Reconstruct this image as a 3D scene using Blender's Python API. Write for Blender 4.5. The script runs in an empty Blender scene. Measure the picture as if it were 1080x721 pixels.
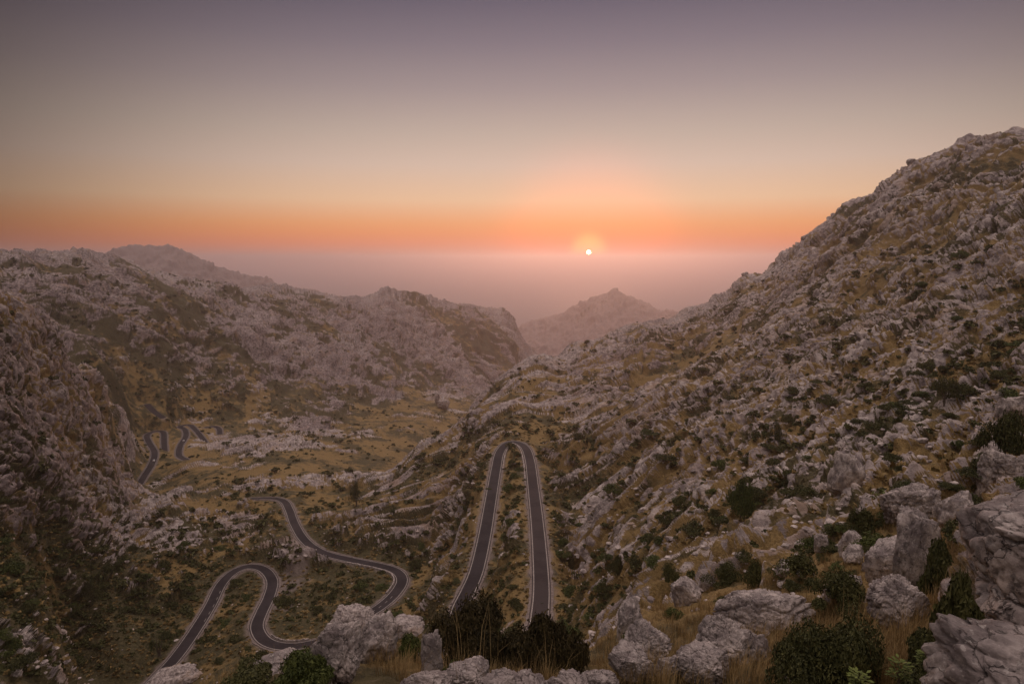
import bpy, math, random
import numpy as np
from mathutils import Vector

random.seed(11)
RNG = np.random.default_rng(11)
sc = bpy.context.scene
COL = sc.collection
ZC = 600.0                       # camera height above the sea
PITCH = math.radians(7.0)
FPX = 720.0                      # focal length in photo pixels (1080 wide)

# ------------------------------------------------------------------ noise
def _h(ix, iy, seed):
    h = (ix.astype(np.uint32) * np.uint32(374761393) + iy.astype(np.uint32) * np.uint32(668265263)
         + np.uint32((seed * 974711 + 12345) & 0xFFFFFFFF))
    h ^= h >> np.uint32(13); h *= np.uint32(1274126177); h ^= h >> np.uint32(16)
    h *= np.uint32(2246822519); h ^= h >> np.uint32(13)
    return h

def gn2(x, y, seed=0):
    x0 = np.floor(x); y0 = np.floor(y)
    fx = x - x0; fy = y - y0
    ix = x0.astype(np.int64); iy = y0.astype(np.int64)
    u = fx*fx*fx*(fx*(fx*6-15)+10); v = fy*fy*fy*(fy*(fy*6-15)+10)
    def g(dx, dy):
        a = _h(ix+dx, iy+dy, seed).astype(np.float32) * np.float32(2*math.pi/4294967296.0)
        return np.cos(a)*(fx-dx) + np.sin(a)*(fy-dy)
    a = g(0,0); b = g(1,0); c = g(0,1); d = g(1,1)
    return ((a+(b-a)*u) + ((c+(d-c)*u) - (a+(b-a)*u))*v) * 1.5

def fbm2(x, y, octs, seed=0, gain=.5):
    s = 0; a = 1.0; tot = 0
    for i in range(octs):
        s = s + a*gn2(x*2**i, y*2**i, seed+i*17); tot += a; a *= gain
    return s/tot

def cell2(x, y, seed=0):
    x0 = np.floor(x); y0 = np.floor(y)
    ix = x0.astype(np.int64); iy = y0.astype(np.int64)
    fx = x-x0; fy = y-y0
    f1 = np.full(x.shape, 9.0); f2 = np.full(x.shape, 9.0); rid = np.zeros(x.shape)
    tx = np.zeros(x.shape)
    for dx in (-1,0,1):
        for dy in (-1,0,1):
            h = _h(ix+dx, iy+dy, seed)
            jx = (h & np.uint32(0xFFFF)).astype(np.float32)/65536.0
            jy = (h >> np.uint32(16)).astype(np.float32)/65536.0
            ex = dx+jx-fx; ey = dy+jy-fy
            d = ex*ex+ey*ey
            m = d < f1
            f2 = np.where(m, f1, np.minimum(f2, d))
            f1 = np.where(m, d, f1)
            r = ((h*np.uint32(2654435761)) >> np.uint32(8)).astype(np.float32)/16777216.0
            rid = np.where(m, r, rid)
            tx = np.where(m, ex*(jx-.5)*2+ey*(jy-.5)*2, tx)
    return np.sqrt(f1), np.sqrt(f2), rid, tx

def sstep(a, b, x):
    t = np.clip((x-a)/(b-a), 0, 1)
    return t*t*(3-2*t)

def gn3(p, seed=0):
    p0 = np.floor(p); f = p-p0; i = p0.astype(np.int64)
    u = f*f*f*(f*(f*6-15)+10)
    def g(dx,dy,dz):
        h = _h(i[:,0]+dx+(i[:,2]+dz)*1619, i[:,1]+dy-(i[:,2]+dz)*31337, seed)
        gx = (h & np.uint32(1023)).astype(np.float32)/511.5-1
        gy = ((h >> np.uint32(10)) & np.uint32(1023)).astype(np.float32)/511.5-1
        gz = ((h >> np.uint32(20)) & np.uint32(1023)).astype(np.float32)/511.5-1
        return gx*(f[:,0]-dx)+gy*(f[:,1]-dy)+gz*(f[:,2]-dz)
    def L(a,b,t): return a+(b-a)*t
    return L(L(L(g(0,0,0),g(1,0,0),u[:,0]),L(g(0,1,0),g(1,1,0),u[:,0]),u[:,1]),
             L(L(g(0,0,1),g(1,0,1),u[:,0]),L(g(0,1,1),g(1,1,1),u[:,0]),u[:,1]),u[:,2])

def fbm3(p, octs, seed=0, gain=.5):
    s = 0; a = 1.0
    for k in range(octs):
        s = s + a*gn3(p*2**k, seed+k*13); a *= gain
    return s

# ------------------------------------------------------------------ bearings
def ray(px, py):
    u = (px-540.0)/FPX; v = -(py-360.5)/FPX
    dx = u; dy = math.cos(PITCH)+v*math.sin(PITCH); dz = -math.sin(PITCH)+v*math.cos(PITCH)
    h = math.hypot(dx, dy)
    return math.atan2(dx, dy), dz/h          # bearing, tangent of the elevation

# ------------------------------------------------------------------ survey points (bearing, range, height) with rockiness + region
CP = []
def P(px, py, r, rock=.5, reg='mountain'):
    th, t = ray(px, py); CP.append((th, math.log(r), t, rock-{'mountain':.12,'hill':.06}.get(reg,0), reg)); return th, t*r
def survey_range(px, py, z):                 # heights were read with a level 1.1 degrees steeper
    u = (px-540.0)/FPX; v = -(py-360.5)/FPX; p = math.radians(8.1)
    return z/((-math.sin(p)+v*math.cos(p))/math.hypot(u, math.cos(p)+v*math.sin(p)))
def Z(px, py, z, rock=.3, reg='valley'):
    th, t = ray(px, py); CP.append((th, math.log(survey_range(px,py,z)), t, rock, reg))
def Q(px, r, z, rock=.3, reg='valley'):      # hidden point on the bearing of px
    th, t = ray(px, 360); CP.append((th, math.log(r), z/r, rock, reg))
def curve(pts, rock, reg):
    for p in pts: P(p[0], p[1], p[2], rock, reg)
def behind(pts, k, drop, rock, reg):
    for p in pts:
        th, t = ray(p[0], p[1]); r = p[2]*k
        CP.append((th, math.log(r), (t*p[2]-drop)/r, rock, reg))

# ground under and around the camera
for deg in (-110,-75,-50,-35,-20,-5,10,25,40,60,85,110):
    th = math.radians(deg)
    CP.append((th, math.log(1.3), -1.75/1.3, .3, 'ground'))
    CP.append((th, math.log(3.0), -2.9/3.0, .3, 'ground'))
    CP.append((th, math.log(6.0), -4.75/6.0, .35, 'ground'))
# foreground ledge
curve([(-300,800,12),(-100,840,13),(60,800,14),(120,770,15),(175,738,17)], .02, 'ground')
curve([(300,712,19),(380,702,20),(450,704,20),(540,708,21),(600,694,23),
       (650,668,28),(690,648,32),(760,622,38),(850,592,46),(930,560,52),(1010,532,56),(1080,512,58),(1250,480,60)], .35, 'ground')
curve([(540,730,12),(300,735,12),(760,700,15),(760,660,24),(850,700,14),(850,640,26),(940,690,14),(940,620,26),(1020,640,18),(1100,620,14),
       (1100,560,30),(660,705,17),(1300,560,24),(1010,580,34)], .35, 'ground')
# hollow below the ledge
for px in (-300,-100,60,180):
    th, t = ray(px, 850); CP.append((th, math.log(26), t*1.02, .02, 'ground'))
for px in (60,180):
    th, t = ray(px, 900); CP.append((th, math.log(45), t, .1, 'valley'))
    th, t = ray(px, 780); CP.append((th, math.log(110), t, .2, 'valley'))
for px in (300,380,450,540,600):
    th, t = ray(px, 752); CP.append((th, math.log(45), t, .3, 'valley')); 
    th, t = ray(px, 735); CP.append((th, math.log(110), t, .3, 'valley'))
for px in (-300,-100):
    th, t = ray(px, 920); CP.append((th, math.log(45), t, .1, 'valley'))
    th, t = ray(px, 790); CP.append((th, math.log(110), t, .3, 'valley'))
th, t = ray(650, 690); CP.append((th, math.log(55), t, .4, 'mountain'))
th, t = ray(650, 668); CP.append((th, math.log(110), t, .4, 'mountain'))
# right mountain, lower slope
curve([(700,615,75),(650,640,140),(780,575,90),(880,540,90),(960,505,95),(1080,475,100),(1250,420,100)], .38, 'mountain')
curve([(620,600,220),(640,560,225),(700,545,170),(760,520,170),(830,490,175),(900,455,180),(1000,420,190),(1080,390,190),(1250,340,190)], .5, 'mountain')
curve([(600,500,330),(640,470,345),(700,430,340),(760,400,335),(850,350,340),(950,300,345),(1050,255,345),(1150,220,345),(1300,190,345)], .72, 'mountain')
curve([(540,440,430),(590,415,500),(650,385,520),(720,365,520),(790,325,520),(870,270,500),(960,215,470),(1060,175,450)], .72, 'mountain')
crest = [(560,386,650),(600,366,690),(640,350,730),(690,335,770),(720,333,780),(735,320,775),(790,291,750),(830,266,720),(870,231,690),
         (905,206,660),(960,176,630),(985,159,610),(1030,146,590),(1080,140,570),(1150,128,550),(1300,120,540)]
curve(crest, .8, 'mountain'); behind(crest, 1.08, 45, .7, 'mountain'); behind(crest, 1.4, 220, .6, 'mountain')
side = [(405,520,405),(430,498,425),(450,480,445),(480,450,510),(500,431,555),(530,407,605)]
curve(side, .75, 'mountain')
# slope left of the hairpin and between its legs
curve([(470,560,330),(450,570,330),(490,520,360),(505,480,385),(480,590,270)], .6, 'mountain')
Z(545,520,-104,.35,'mountain'); Z(540,560,-104,.35,'mountain'); Z(535,610,-104,.3,'mountain'); Z(545,490,-104,.35,'mountain')
Z(450,640,-125,.35,'mountain'); Z(440,660,-125,.3,'valley')
# valley floor and low ground on the left
for (px,py,z,rock) in [(350,640,-142,.25),(330,610,-143,.3),(350,545,-152,.6),(380,525,-158,.6),(345,510,-168,.6),(250,560,-152,.45),(200,560,-150,.5),
        (120,640,-143,.2),(60,700,-143,.2),(130,700,-146,.2),(60,640,-135,.3),(150,600,-147,.25),(100,560,-150,.45),(180,530,-168,.6),(250,530,-163,.5),
        (130,520,-172,.5),(230,500,-186,.4),(300,500,-178,.45),(200,490,-195,.35),(280,470,-200,.7),(320,470,-200,.6),(250,470,-205,.7),
        (350,480,-205,.3),(400,480,-212,.15),(430,450,-235,.15),(390,440,-240,.15),(440,425,-252,.2),(470,420,-258,.5),(240,445,-216,.55),(280,440,-222,.6),
        (195,440,-205,.4),(135,480,-190,.35),(140,460,-196,.3)]:
    Z(px,py,z,rock,'valley')
Q(480,700,-212,.3); Q(520,800,-235,.3); Q(560,900,-260,.3); Q(620,1000,-280,.3); Q(700,1050,-260,.3)
Q(450,560,-188,.2); Q(500,780,-225,.2); Q(540,1100,-270,.3); Q(600,1300,-320,.3)
# left crag
for (px,py,r) in [(0,660,195),(-60,690,170),(40,600,250)]: P(px,py,r,.25,'valley')
for (px,py,r) in [(0,600,240),(-60,600,220),(0,560,270),(40,540,310)]: P(px,py,r,.36,'crag')
for (px,py,r) in [(0,500,310),(70,500,380),(0,450,340),(50,450,400),(105,480,480),(0,400,370),(50,400,430),(80,420,470),
                  (115,445,580),(0,350,400),(-100,500,280),(-100,400,310),(-250,500,240),(-250,380,260)]:
    P(px,py,r,.75,'crag')
cr = [(-300,215,330),(-100,255,380),(0,304,440),(30,325,470),(60,355,510),(100,395,590),(130,418,680),(148,438,760)]
curve(cr, .8, 'crag'); behind(cr, 1.12, 40, .6, 'crag')
for (px,py,r) in [(-300,300,560),(-100,330,600),(0,400,660),(60,415,720),(110,425,780),(160,440,830)]: P(px,py,r,.5,'valley')
Z(148,515,-196,.3,'valley'); Z(135,505,-190,.4,'valley'); Z(185,495,-204,.3,'valley'); Z(165,470,-205,.2,'valley'); Z(182,455,-209,.2,'valley')
# the long hill across the valley
for (px,py,r,rock) in [(-250,330,850,.7),(-100,360,850,.7),(0,370,830,.7),(60,380,820,.7),(120,400,830,.6),(180,420,860,.55),(240,420,930,.45),(300,420,980,.5),(350,415,1050,.7),(400,408,1150,.7),
        (460,405,1350,.6),(520,398,1600,.5),(0,310,950,.75),(80,320,970,.75),(150,340,980,.7),(220,370,1010,.55),(280,370,1100,.7),(340,365,1200,.75),(400,365,1350,.7),(470,365,1550,.7),
        (520,360,1720,.75),(200,310,1150,.7),(270,330,1250,.7),(-250,280,1000,.7),(550,372,1830,.6)]:
    P(px,py,r,rock,'hill')
hc = [(-400,255,1080),(-250,258,1100),(-100,262,1120),(0,262,1150),(40,263,1170),(80,262,1200),(110,266,1240),(150,280,1300),(190,291,1360),(230,298,1420),(290,300,1500),(340,308,1580),(370,314,1620),
      (400,306,1680),(430,304,1730),(460,315,1790),(500,321,1850),(525,325,1890),(540,331,1910)]
curve(hc, .75, 'hill'); behind(hc, 1.1, 60, .6, 'hill'); behind(hc, 1.3, 330, .6, 'hill')
curve([(548,352,1920),(565,372,1930)], .7, 'hill')
Q(552,2150,-330,.4,'hill'); Q(580,2000,-330,.4,'hill'); Q(620,1900,-380,.4,'hill'); Q(700,1800,-420,.4,'hill'); Q(900,1600,-420,.4,'mountain')
Q(540,2500,-480,.4,'hill'); Q(1100,1400,-400,.4,'mountain')

# roads: pixel + height relative to the camera
ROADS = {
 'hairpin': [(560,690,-93),(566,668,-95),(569,650,-97),(571,620,-99),(569,580,-100.5),(566,545,-102),(562,510,-103),(559,486,-103.7),(554,472,-104),(545,466.5,-104.2),(535,467.5,-104.5),
             (527,477,-105),(523,495,-105.5),(517,530,-106),(511,565,-107),(503,600,-108.5),(494,622,-109.5),(486,638,-110.5),(482,652,-111.5),(481,668,-113)],
 'bend': [(350,678,-128),(376,655,-132),(400,640,-135),(416,626,-137),(424,612,-138.5),(418,602,-139.5),(400,596,-140.5),(370,590,-142),(340,582,-144),(322,570,-146),(311,553,-148.5),
          (305,537,-151),(299,528,-153),(285,525,-155.5),(262,526,-159)],
 'loop': [(120,760,-153),(163,717,-152),(186,692,-150.5),(206,664,-149.5),(222,638,-148.5),(233,616,-147.5),(246,603,-147),(262,597,-146.5),(278,600,-146),(287,612,-145.5),(284,628,-144.5),(276,645,-143.5),
          (271,660,-142.5),(277,673,-141),(291,680,-139.5),(312,681,-138),(340,676,-136)],
 'far_bend': [(146,512,-200),(152,502,-201),(160,489,-202),(163,477,-203.5),(157,466,-205),(155,459,-206),(162,455,-207),(172,455.5,-208),(173,466,-209.5),(174,478,-212)],
 'far_loop': [(197,485,-205),(189,480,-206),(190,470,-207.5),(196,460,-209),(195,453,-210),(190,449.5,-211),(200,448,-212),(206,453,-213),(212,460,-215),(217,467,-217)],
 'far_tip': [(216,450.5,-214.5),(226,449.5,-215),(231,452,-216),(232,458,-217.5)],
 'far_start': [(155,426,-183),(163,434,-190),(173,441,-196)],
}
def catmull(pts, step):
    pts = np.array(pts, float); out = []
    ext = np.vstack([2*pts[0]-pts[1], pts, 2*pts[-1]-pts[-2]])
    for i in range(1, len(ext)-2):
        p0,p1,p2,p3 = ext[i-1:i+3]
        n = 24
        for k in range(n):
            t = k/n
            out.append(.5*((2*p1)+(-p0+p2)*t+(2*p0-5*p1+4*p2-p3)*t*t+(-p0+3*p1-3*p2+p3)*t**3))
    out.append(pts[-1]); out = np.array(out)
    d = np.r_[0, np.cumsum(np.linalg.norm(np.diff(out, axis=0), axis=1))]
    s = np.arange(0, d[-1], step)
    return np.stack([np.interp(s, d, out[:,k]) for k in range(3)], 1)
ROADXYZ = {}
for nm, pts in ROADS.items():
    w = []
    for (px,py,z) in pts:
        th, t = ray(px, py); r = survey_range(px, py, z)
        w.append((math.sin(th)*r, math.cos(th)*r, t*r))
        CP.append((th, math.log(r), t, .3, 'mountain' if nm == 'hairpin' else 'valley'))
    ROADXYZ[nm] = catmull(w, 1.0)
ALLROAD = np.vstack(list(ROADXYZ.values()))

# ------------------------------------------------------------------ interpolate the survey
KT = 3.0; CC = .06
cth = np.array([c[0] for c in CP]); clr = np.array([c[1] for c in CP]); ct = np.array([c[2] for c in CP]); crock = np.array([c[3] for c in CP])
REGS = ['ground','mountain','valley','crag','hill','peak','headland']
creg = np.array([REGS.index(c[4]) for c in CP])
X = np.stack([cth*KT, clr], 1)
D = np.sqrt(((X[:,None]-X[None])**2).sum(-1)+CC*CC)
n = len(CP)
A = np.zeros((n+3, n+3)); A[:n,:n] = D + np.eye(n)*-0.004; A[:n,n] = 1; A[:n,n+1:] = X; A[n,:n] = 1; A[n+1:,:n] = X.T
def solve(v): return np.linalg.solve(A, np.r_[v, 0, 0, 0])
wt = solve(ct)
GT = np.radians(np.linspace(-115, 115, 461)); GL = np.linspace(math.log(1.2), math.log(5200), 840)
gt, gl = np.meshgrid(GT, GL, indexing='ij')
base_t = np.zeros(gt.shape); base_rock = np.zeros(gt.shape); base_reg = np.zeros(gt.shape, int)
for i in range(len(GT)):
    q = np.stack([np.clip(gt[i],-.95,.95)*KT, gl[i]], 1)
    d2 = ((q[:,None]-X[None])**2).sum(-1)
    d = np.sqrt(d2+CC*CC)
    base_t[i] = d@wt[:n]+wt[n]+q@wt[n+1:]
    w = 1/(d2+.003)**1.6
    base_rock[i] = (w@crock)/w.sum(1)
    base_reg[i] = creg[d2.argmin(1)]
gr = np.exp(gl); base_z = base_t*gr
fade = sstep(2150, 2700, gr); base_z = base_z*(1-fade)+(-680)*fade
# two far ridges out over the sea
def ridge(pts, rr, slope_f, slope_b, reg, rock):
    global base_z, base_reg, base_rock
    a = np.array([(ray(px,py)[0], ray(px,py)[1]*rr*(1+k)) for (px,py,k) in pts])
    rk = np.array([rr*(1+k) for (_,_,k) in pts])
    zc = np.interp(GT, a[:,0], a[:,1], left=-900, right=-900)[:,None]
    rc = np.interp(GT, a[:,0], rk)[:,None]
    dd = gr-rc
    z = zc - np.where(dd < 0, -dd*slope_f, dd*slope_b)
    m = z > base_z
    base_z = np.where(m, z, base_z); base_reg = np.where(m, REGS.index(reg), base_reg); base_rock = np.where(m, rock, base_rock)
HEADROCK = .85
ridge([(-60,300,0),(60,280,0),(100,268,0),(125,260,0),(150,257,0),(185,261,0),(205,270,0),(230,282,0),(262,289,0),(300,298,0),(330,306,0),(362,318,0),(420,345,0)], 3900, .55, .5, 'peak', .85)
ridge([(500,368,0),(545,345,0),(560,337,0),(575,335,0),(590,330,0),(605,321,0),(616,317,0),(628,309,0),(640,307,0),(648,304,0),(655,307,0),(662,312,0),(674,315,0),(685,318,0),(694,325,0),(706,326,0),(723,330,0),(745,341,0),(790,356,0)], 4200, .62, .5, 'headland', HEADROCK)
base_t = base_z/gr

def bil(grid, th, lr):
    i = np.clip((th-GT[0])/(GT[1]-GT[0]), 0, len(GT)-1.001); j = np.clip((lr-GL[0])/(GL[1]-GL[0]), 0, len(GL)-1.001)
    i0 = i.astype(int); j0 = j.astype(int); fi = i-i0; fj = j-j0
    return (grid[i0,j0]*(1-fi)*(1-fj)+grid[i0+1,j0]*fi*(1-fj)+grid[i0,j0+1]*(1-fi)*fj+grid[i0+1,j0+1]*fi*fj)

# ------------------------------------------------------------------ terrain mesh: dense rows where the land is steep
NR = 1650
ths = np.unique(np.concatenate([np.radians(np.linspace(-40, 40, 1251)), np.radians(np.linspace(-110,-40,60)), np.radians(np.linspace(40,110,60))]))
NTH = len(ths)
elev = np.degrees(np.arctan(base_t))*12.5
dens = np.abs(np.diff(elev, axis=1))*1.0 + (GL[1]-GL[0])*(45+150*sstep(2.6,3.4,GL[1:])*(1-sstep(6.0,6.5,GL[1:])))[None,:]
for _ in range(6):
    dens[1:-1] = (dens[:-2]+2*dens[1:-1]+dens[2:])/4
cum = np.concatenate([np.zeros((len(GT),1)), np.cumsum(dens, 1)], 1)
rows = np.zeros((len(GT), NR))
for i in range(len(GT)):
    rows[i] = np.interp(np.linspace(0, cum[i,-1], NR), cum[i], GL)
idx = np.clip((ths-GT[0])/(GT[1]-GT[0]), 0, len(GT)-1.001); i0 = idx.astype(int); fi = (idx-i0)[:,None]
LR = rows[i0]*(1-fi)+rows[i0+1]*fi
TH = np.repeat(ths[:,None], NR, 1)
R = np.exp(LR)
SP = np.maximum(R*math.radians(80/1250), np.gradient(R, axis=1)*.5)
XX = np.sin(TH)*R; YY = np.cos(TH)*R
Z0 = bil(base_t, TH, LR)*R
ROCK0 = bil(base_rock, TH, LR)
REG = base_reg[np.clip(np.rint((TH-GT[0])/(GT[1]-GT[0])).astype(int),0,len(GT)-1), np.clip(np.rint((LR-GL[0])/(GL[1]-GL[0])).astype(int),0,len(GL)-1)]

# distance to the roads
RD = np.full(R.shape, 99.0); RZ = np.zeros(R.shape)
bx = np.floor(ALLROAD[:,0]/12).astype(int); by = np.floor(ALLROAD[:,1]/12).astype(int)
cells = {}
for k,(a,b) in enumerate(zip(bx,by)):
    for da in (-2,-1,0,1,2):
        for db in (-2,-1,0,1,2): cells.setdefault((a+da,b+db), []).append(k)
keyv = np.floor(XX/12).astype(np.int64)*100003+np.floor(YY/12).astype(np.int64)
flat = keyv.ravel(); order = np.argsort(flat, kind='stable'); sf = flat[order]
RDf = RD.ravel(); RZf = RZ.ravel(); xf = XX.ravel(); yf = YY.ravel()
for (a,b), ks in cells.items():
    key = a*100003+b
    lo = np.searchsorted(sf, key, 'left'); hi = np.searchsorted(sf, key, 'right')
    if hi <= lo: continue
    ids = order[lo:hi]; S = ALLROAD[ks]
    d2 = (xf[ids][:,None]-S[None,:,0])**2+(yf[ids][:,None]-S[None,:,1])**2
    w = 1/(d2+.4)**3
    RDf[ids] = np.sqrt(d2.min(1)); RZf[ids] = (w*S[None,:,2]).sum(1)/w.sum(1)
RD = RDf.reshape(R.shape); RZ = RZf.reshape(R.shape)

HW = 2.5
RW = 10+12*sstep(400,520,R)
road_w = 1-sstep(0, 1, (RD-HW-1)/RW)           # cut and fill beside the road
off_road = sstep(0, 1, (RD-HW-.8)/(6+14*sstep(400,520,R)))
Z1 = Z0*(1-road_w)+(RZ-.35)*road_w
# broad relief
def band(lam, far=4.0):                          # only scales that the range and the mesh can carry
    return sstep(2.0, 4.0, lam/SP) * (1-sstep(.10, .30, lam/R))
wx = gn2(XX/30, YY/30, 71)*6; wy = gn2(XX/30+9, YY/30, 72)*6
H = np.zeros(R.shape)
for k,(lam,amp) in enumerate([(240,20),(120,11),(60,6),(30,3.2)]):
    nn = gn2(XX/lam, YY/lam, 100+k)
    H += amp*(.45-2*np.abs(nn))*band(lam)*.8*(1-.5*sstep(900,1300,R)*(lam > 100))
H *= np.where(REG == 2, .35, np.where(REG >= 5, 2.2, np.where(REG == 4, 1.3, 1.0)))
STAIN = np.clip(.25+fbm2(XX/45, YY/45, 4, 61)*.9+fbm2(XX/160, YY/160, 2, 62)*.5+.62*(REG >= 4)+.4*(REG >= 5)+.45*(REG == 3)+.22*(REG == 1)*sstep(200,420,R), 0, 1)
# strata frame: beds run down to the left
ca, sa = math.cos(.5), math.sin(.5)
U = (XX+wx)*ca+(YY+wy)*sa+Z0*.9*np.tanh(XX/70); V = -(XX+wx)*sa+(YY+wy)*ca+(Z0+100)*.7*sstep(150,350,R)
rm = fbm2(XX/230, YY/230, 2, 37)*.55 + fbm2(XX/90, YY/90, 3, 31)*.75 + fbm2(U/26, V/16, 3, 41)*.75 + (gn2(U/7, V/4, 51)*.55*sstep(1.5,3,5/SP) + gn2(U/2.6, V/1.6, 52)*.35*sstep(1.5,3,2/SP))*np.where(REG==2,.7,1.0)*(1-.6*sstep(300,700,R))
RM = sstep(-.15-.16*sstep(450,1000,R), .15+.16*sstep(450,1000,R), rm*.85 + (ROCK0-.5)*1.35)
RM *= sstep(HW+1.2, HW+6, RD)
near = sstep(8, 40, R)
rockH = np.zeros(R.shape); crev = np.zeros(R.shape)
for k,(lam,amp,an) in enumerate([(34,6.0,2.3),(15,2.9,2.1),(6.5,1.35,2.2),(2.9,.66,1.8),(1.3,.33,1.3),(.55,.15,1.2)]):
    b = band(lam)*sstep(2.6,5.5,lam/SP) if lam < 10 else band(lam)
    if not (b > 0).any(): continue
    amp = amp*np.where(REG == 1, .74 if lam < 20 else .9, 1.0)
    jx = gn2(U/lam*1.3, V/lam*1.3, 300+k)*.35; jy = gn2(U/lam*1.3+5, V/lam*1.3, 320+k)*.35
    f1, f2, rid, tx = cell2(U/(lam*an)+jx, V/lam+jy, 200+k)
    e = sstep(0, .22, f2-f1)
    rockH += b*amp*((rid-.35)*.75 + tx*.32 - f1*.45 + e*.30)
    if lam < 20 and lam > 5:                          # beds weather into ledges
        bb = (V+gn2(U/(lam*3), V/(lam*3), 340+k)*lam*.5)/(lam*.62); bb = bb-np.floor(bb)
        rockH += b*amp*.55*(sstep(0,.75,bb)-sstep(.8,1,bb)-.4)
    crev = np.maximum(crev, b*(1-sstep(.02,.16,f2-f1))*(.9 if lam < 20 else .5))
fine = np.zeros(R.shape)
for k,(lam,amp) in enumerate([(8,.7),(4,.40),(2,.22),(1,.12),(.5,.07),(.22,.035)]):
    fine += amp*(1-2*np.abs(gn2(U/lam, V/lam*1.4, 400+k)))*sstep(2,4,lam/SP)*(1-sstep(.15,.4,lam/R))
soft = fbm2(XX/9, YY/9, 3, 77)*.7*(1-sstep(.15,.5,9/R)) + gn2(XX/1.1, YY/1.1, 78)*.16*sstep(2,4,1.1/SP)
soft += gn2(XX/.45, YY/.45, 79)*.09*sstep(2,4,.45/SP)
amp_far = 1+.6*sstep(600,1600,R)
DISP = off_road*(H + RM*(rockH*amp_far*1.1+fine*1.25) + (1-RM)*soft)
bz = base_t*gr
for _ in range(3):
    bz[1:-1] = (bz[:-2]+2*bz[1:-1]+bz[2:])/4; bz[:,1:-1] = (bz[:,:-2]+2*bz[:,1:-1]+bz[:,2:])/4
dzr = np.gradient(bz, GL, axis=1)/gr; dzt = np.gradient(bz, GT, axis=0)/gr
sl_ = np.hypot(dzr, dzt); lim = np.minimum(1, 1.1/np.maximum(sl_,1e-6)); dzr *= lim; dzt *= lim
DR = bil(dzr, TH, LR); DT = bil(dzt, TH, LR)
GX = DR*np.sin(TH)+DT*np.cos(TH); GY = DR*np.cos(TH)-DT*np.sin(TH)
NZ = 1/np.sqrt(1+GX*GX+GY*GY)
# settle the ridges so that boulders and relief do not raise the surveyed skyline
for (cv, rmin, rmax, ra, rb) in ((crest, 420, 1000, 330, 600), (hc, 950, 2000, 850, 1150), (cr, 300, 700, 250, 380)):
    tt = np.array([ray(p[0],p[1]) for p in cv])
    cols = np.nonzero((ths > tt[:,0].min()) & (ths < min(tt[:,0].max(), .75)))[0]
    e = np.where((R[cols] > rmin) & (R[cols] < rmax), (Z1[cols]+DISP[cols]/NZ[cols])/R[cols], -9).max(1)
    k = np.ones(61)/61; de = e-np.interp(ths[cols], tt[:,0], tt[:,1]); de = np.convolve(np.pad(de, 30, mode='edge'), k, 'valid')
    dth = np.interp(ths, ths[cols], de); edge = sstep(0,.06,ths-tt[:,0].min())*(1-sstep(0,.1,ths-tt[:,0].max()))
    print('skyline', de.min(), de.max(), de.mean())
    Z1 = Z1-(np.clip(dth,-.01,.05)*edge)[:,None]*R*sstep(ra, rb, R)*(1-sstep(rmax,rmax*1.2,R))*off_road
ZF = Z1+DISP/NZ                                   # height of the land above each survey spot
ZF = np.where(RD < HW+.9, np.minimum(ZF, RZ-.12), ZF)
XS = XX-GX*NZ*DISP; YS = YY-GY*NZ*DISP; ZS = np.where(RD < HW+.9, ZF, Z1+NZ*DISP)
ROCKA = RM*(1-.95*crev*(1-sstep(500,1200,R)*.3))
GREEN = np.clip(.5+.34*(REG >= 4)+.1*(REG >= 5)+.1*(REG == 3)+.38*sstep(-20,-70,XX)*(1-sstep(300,420,R))*(REG!=0)+fbm2(XX/40, YY/40, 3, 91)*.9+fbm2(XX/7, YY/7, 2, 92)*.5, 0, 1)  # extra dark scrub at lower left partly stands in for corner darkening

def ground_z(x, y):
    th = math.atan2(x, y); lr = math.log(math.hypot(x, y))
    i = np.searchsorted(ths, th); i = min(max(i,1),NTH-1)
    if abs(ths[i-1]-th) < abs(ths[i]-th): i -= 1
    return float(np.interp(lr, LR[i], ZF[i]))
def skyline(px, py):
    th, t = ray(px, py); i = int(np.abs(ths-th).argmin()); e = (ZF[i]/R[i])[R[i] > 150]
    return t > e.max()-.012
def hit(px, py):                                  # where the line of sight meets the land
    th, t = ray(px, py)
    i = int(np.abs(ths-th).argmin())
    f = ZF[i]-t*R[i]
    k = np.nonzero(f > 0)[0]
    k = k[R[i][k] > 4.0]
    if len(k) == 0: return None
    k = k[0]
    return math.sin(th)*R[i][k], math.cos(th)*R[i][k], float(ZF[i][k]), float(R[i][k]), float(RM[i][k]), float(RD[i][k]), int(REG[i][k])

# ------------------------------------------------------------------ helpers for objects
def mesh_np(name, verts, faces, smooth=True, attrs=None):
    me = bpy.data.meshes.new(name)
    verts = np.asarray(verts, np.float32); faces = np.asarray(faces, np.int32)
    me.vertices.add(len(verts)); me.vertices.foreach_set('co', verts.ravel())
    nf, k = faces.shape
    me.loops.add(nf*k); me.loops.foreach_set('vertex_index', faces.ravel())
    me.polygons.add(nf); me.polygons.foreach_set('loop_start', np.arange(0, nf*k, k, dtype=np.int32))
    me.polygons.foreach_set('use_smooth', np.full(nf, smooth))
    for nme, arr in (attrs or {}).items():
        a = me.attributes.new(nme, 'FLOAT', 'POINT'); a.data.foreach_set('value', np.asarray(arr, np.float32).ravel())
    me.update(calc_edges=True); me.validate()
    return me
def link(name, me, mat=None, parent=None, loc=None, rz=0, scale=None):
    o = bpy.data.objects.new(name, me); COL.objects.link(o)
    if mat is not None and me is not None and len(me.materials) == 0: me.materials.append(mat)
    if parent is not None: o.parent = parent
    if loc is not None: o.location = loc
    o.rotation_euler = (0,0,rz)
    if scale is not None: o.scale = scale
    return o
def tag(o, label, cat, group=None, kind=None):
    if label: o['label'] = label
    if cat: o['category'] = cat
    if group: o['group'] = group
    if kind: o['kind'] = kind
    return o
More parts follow.
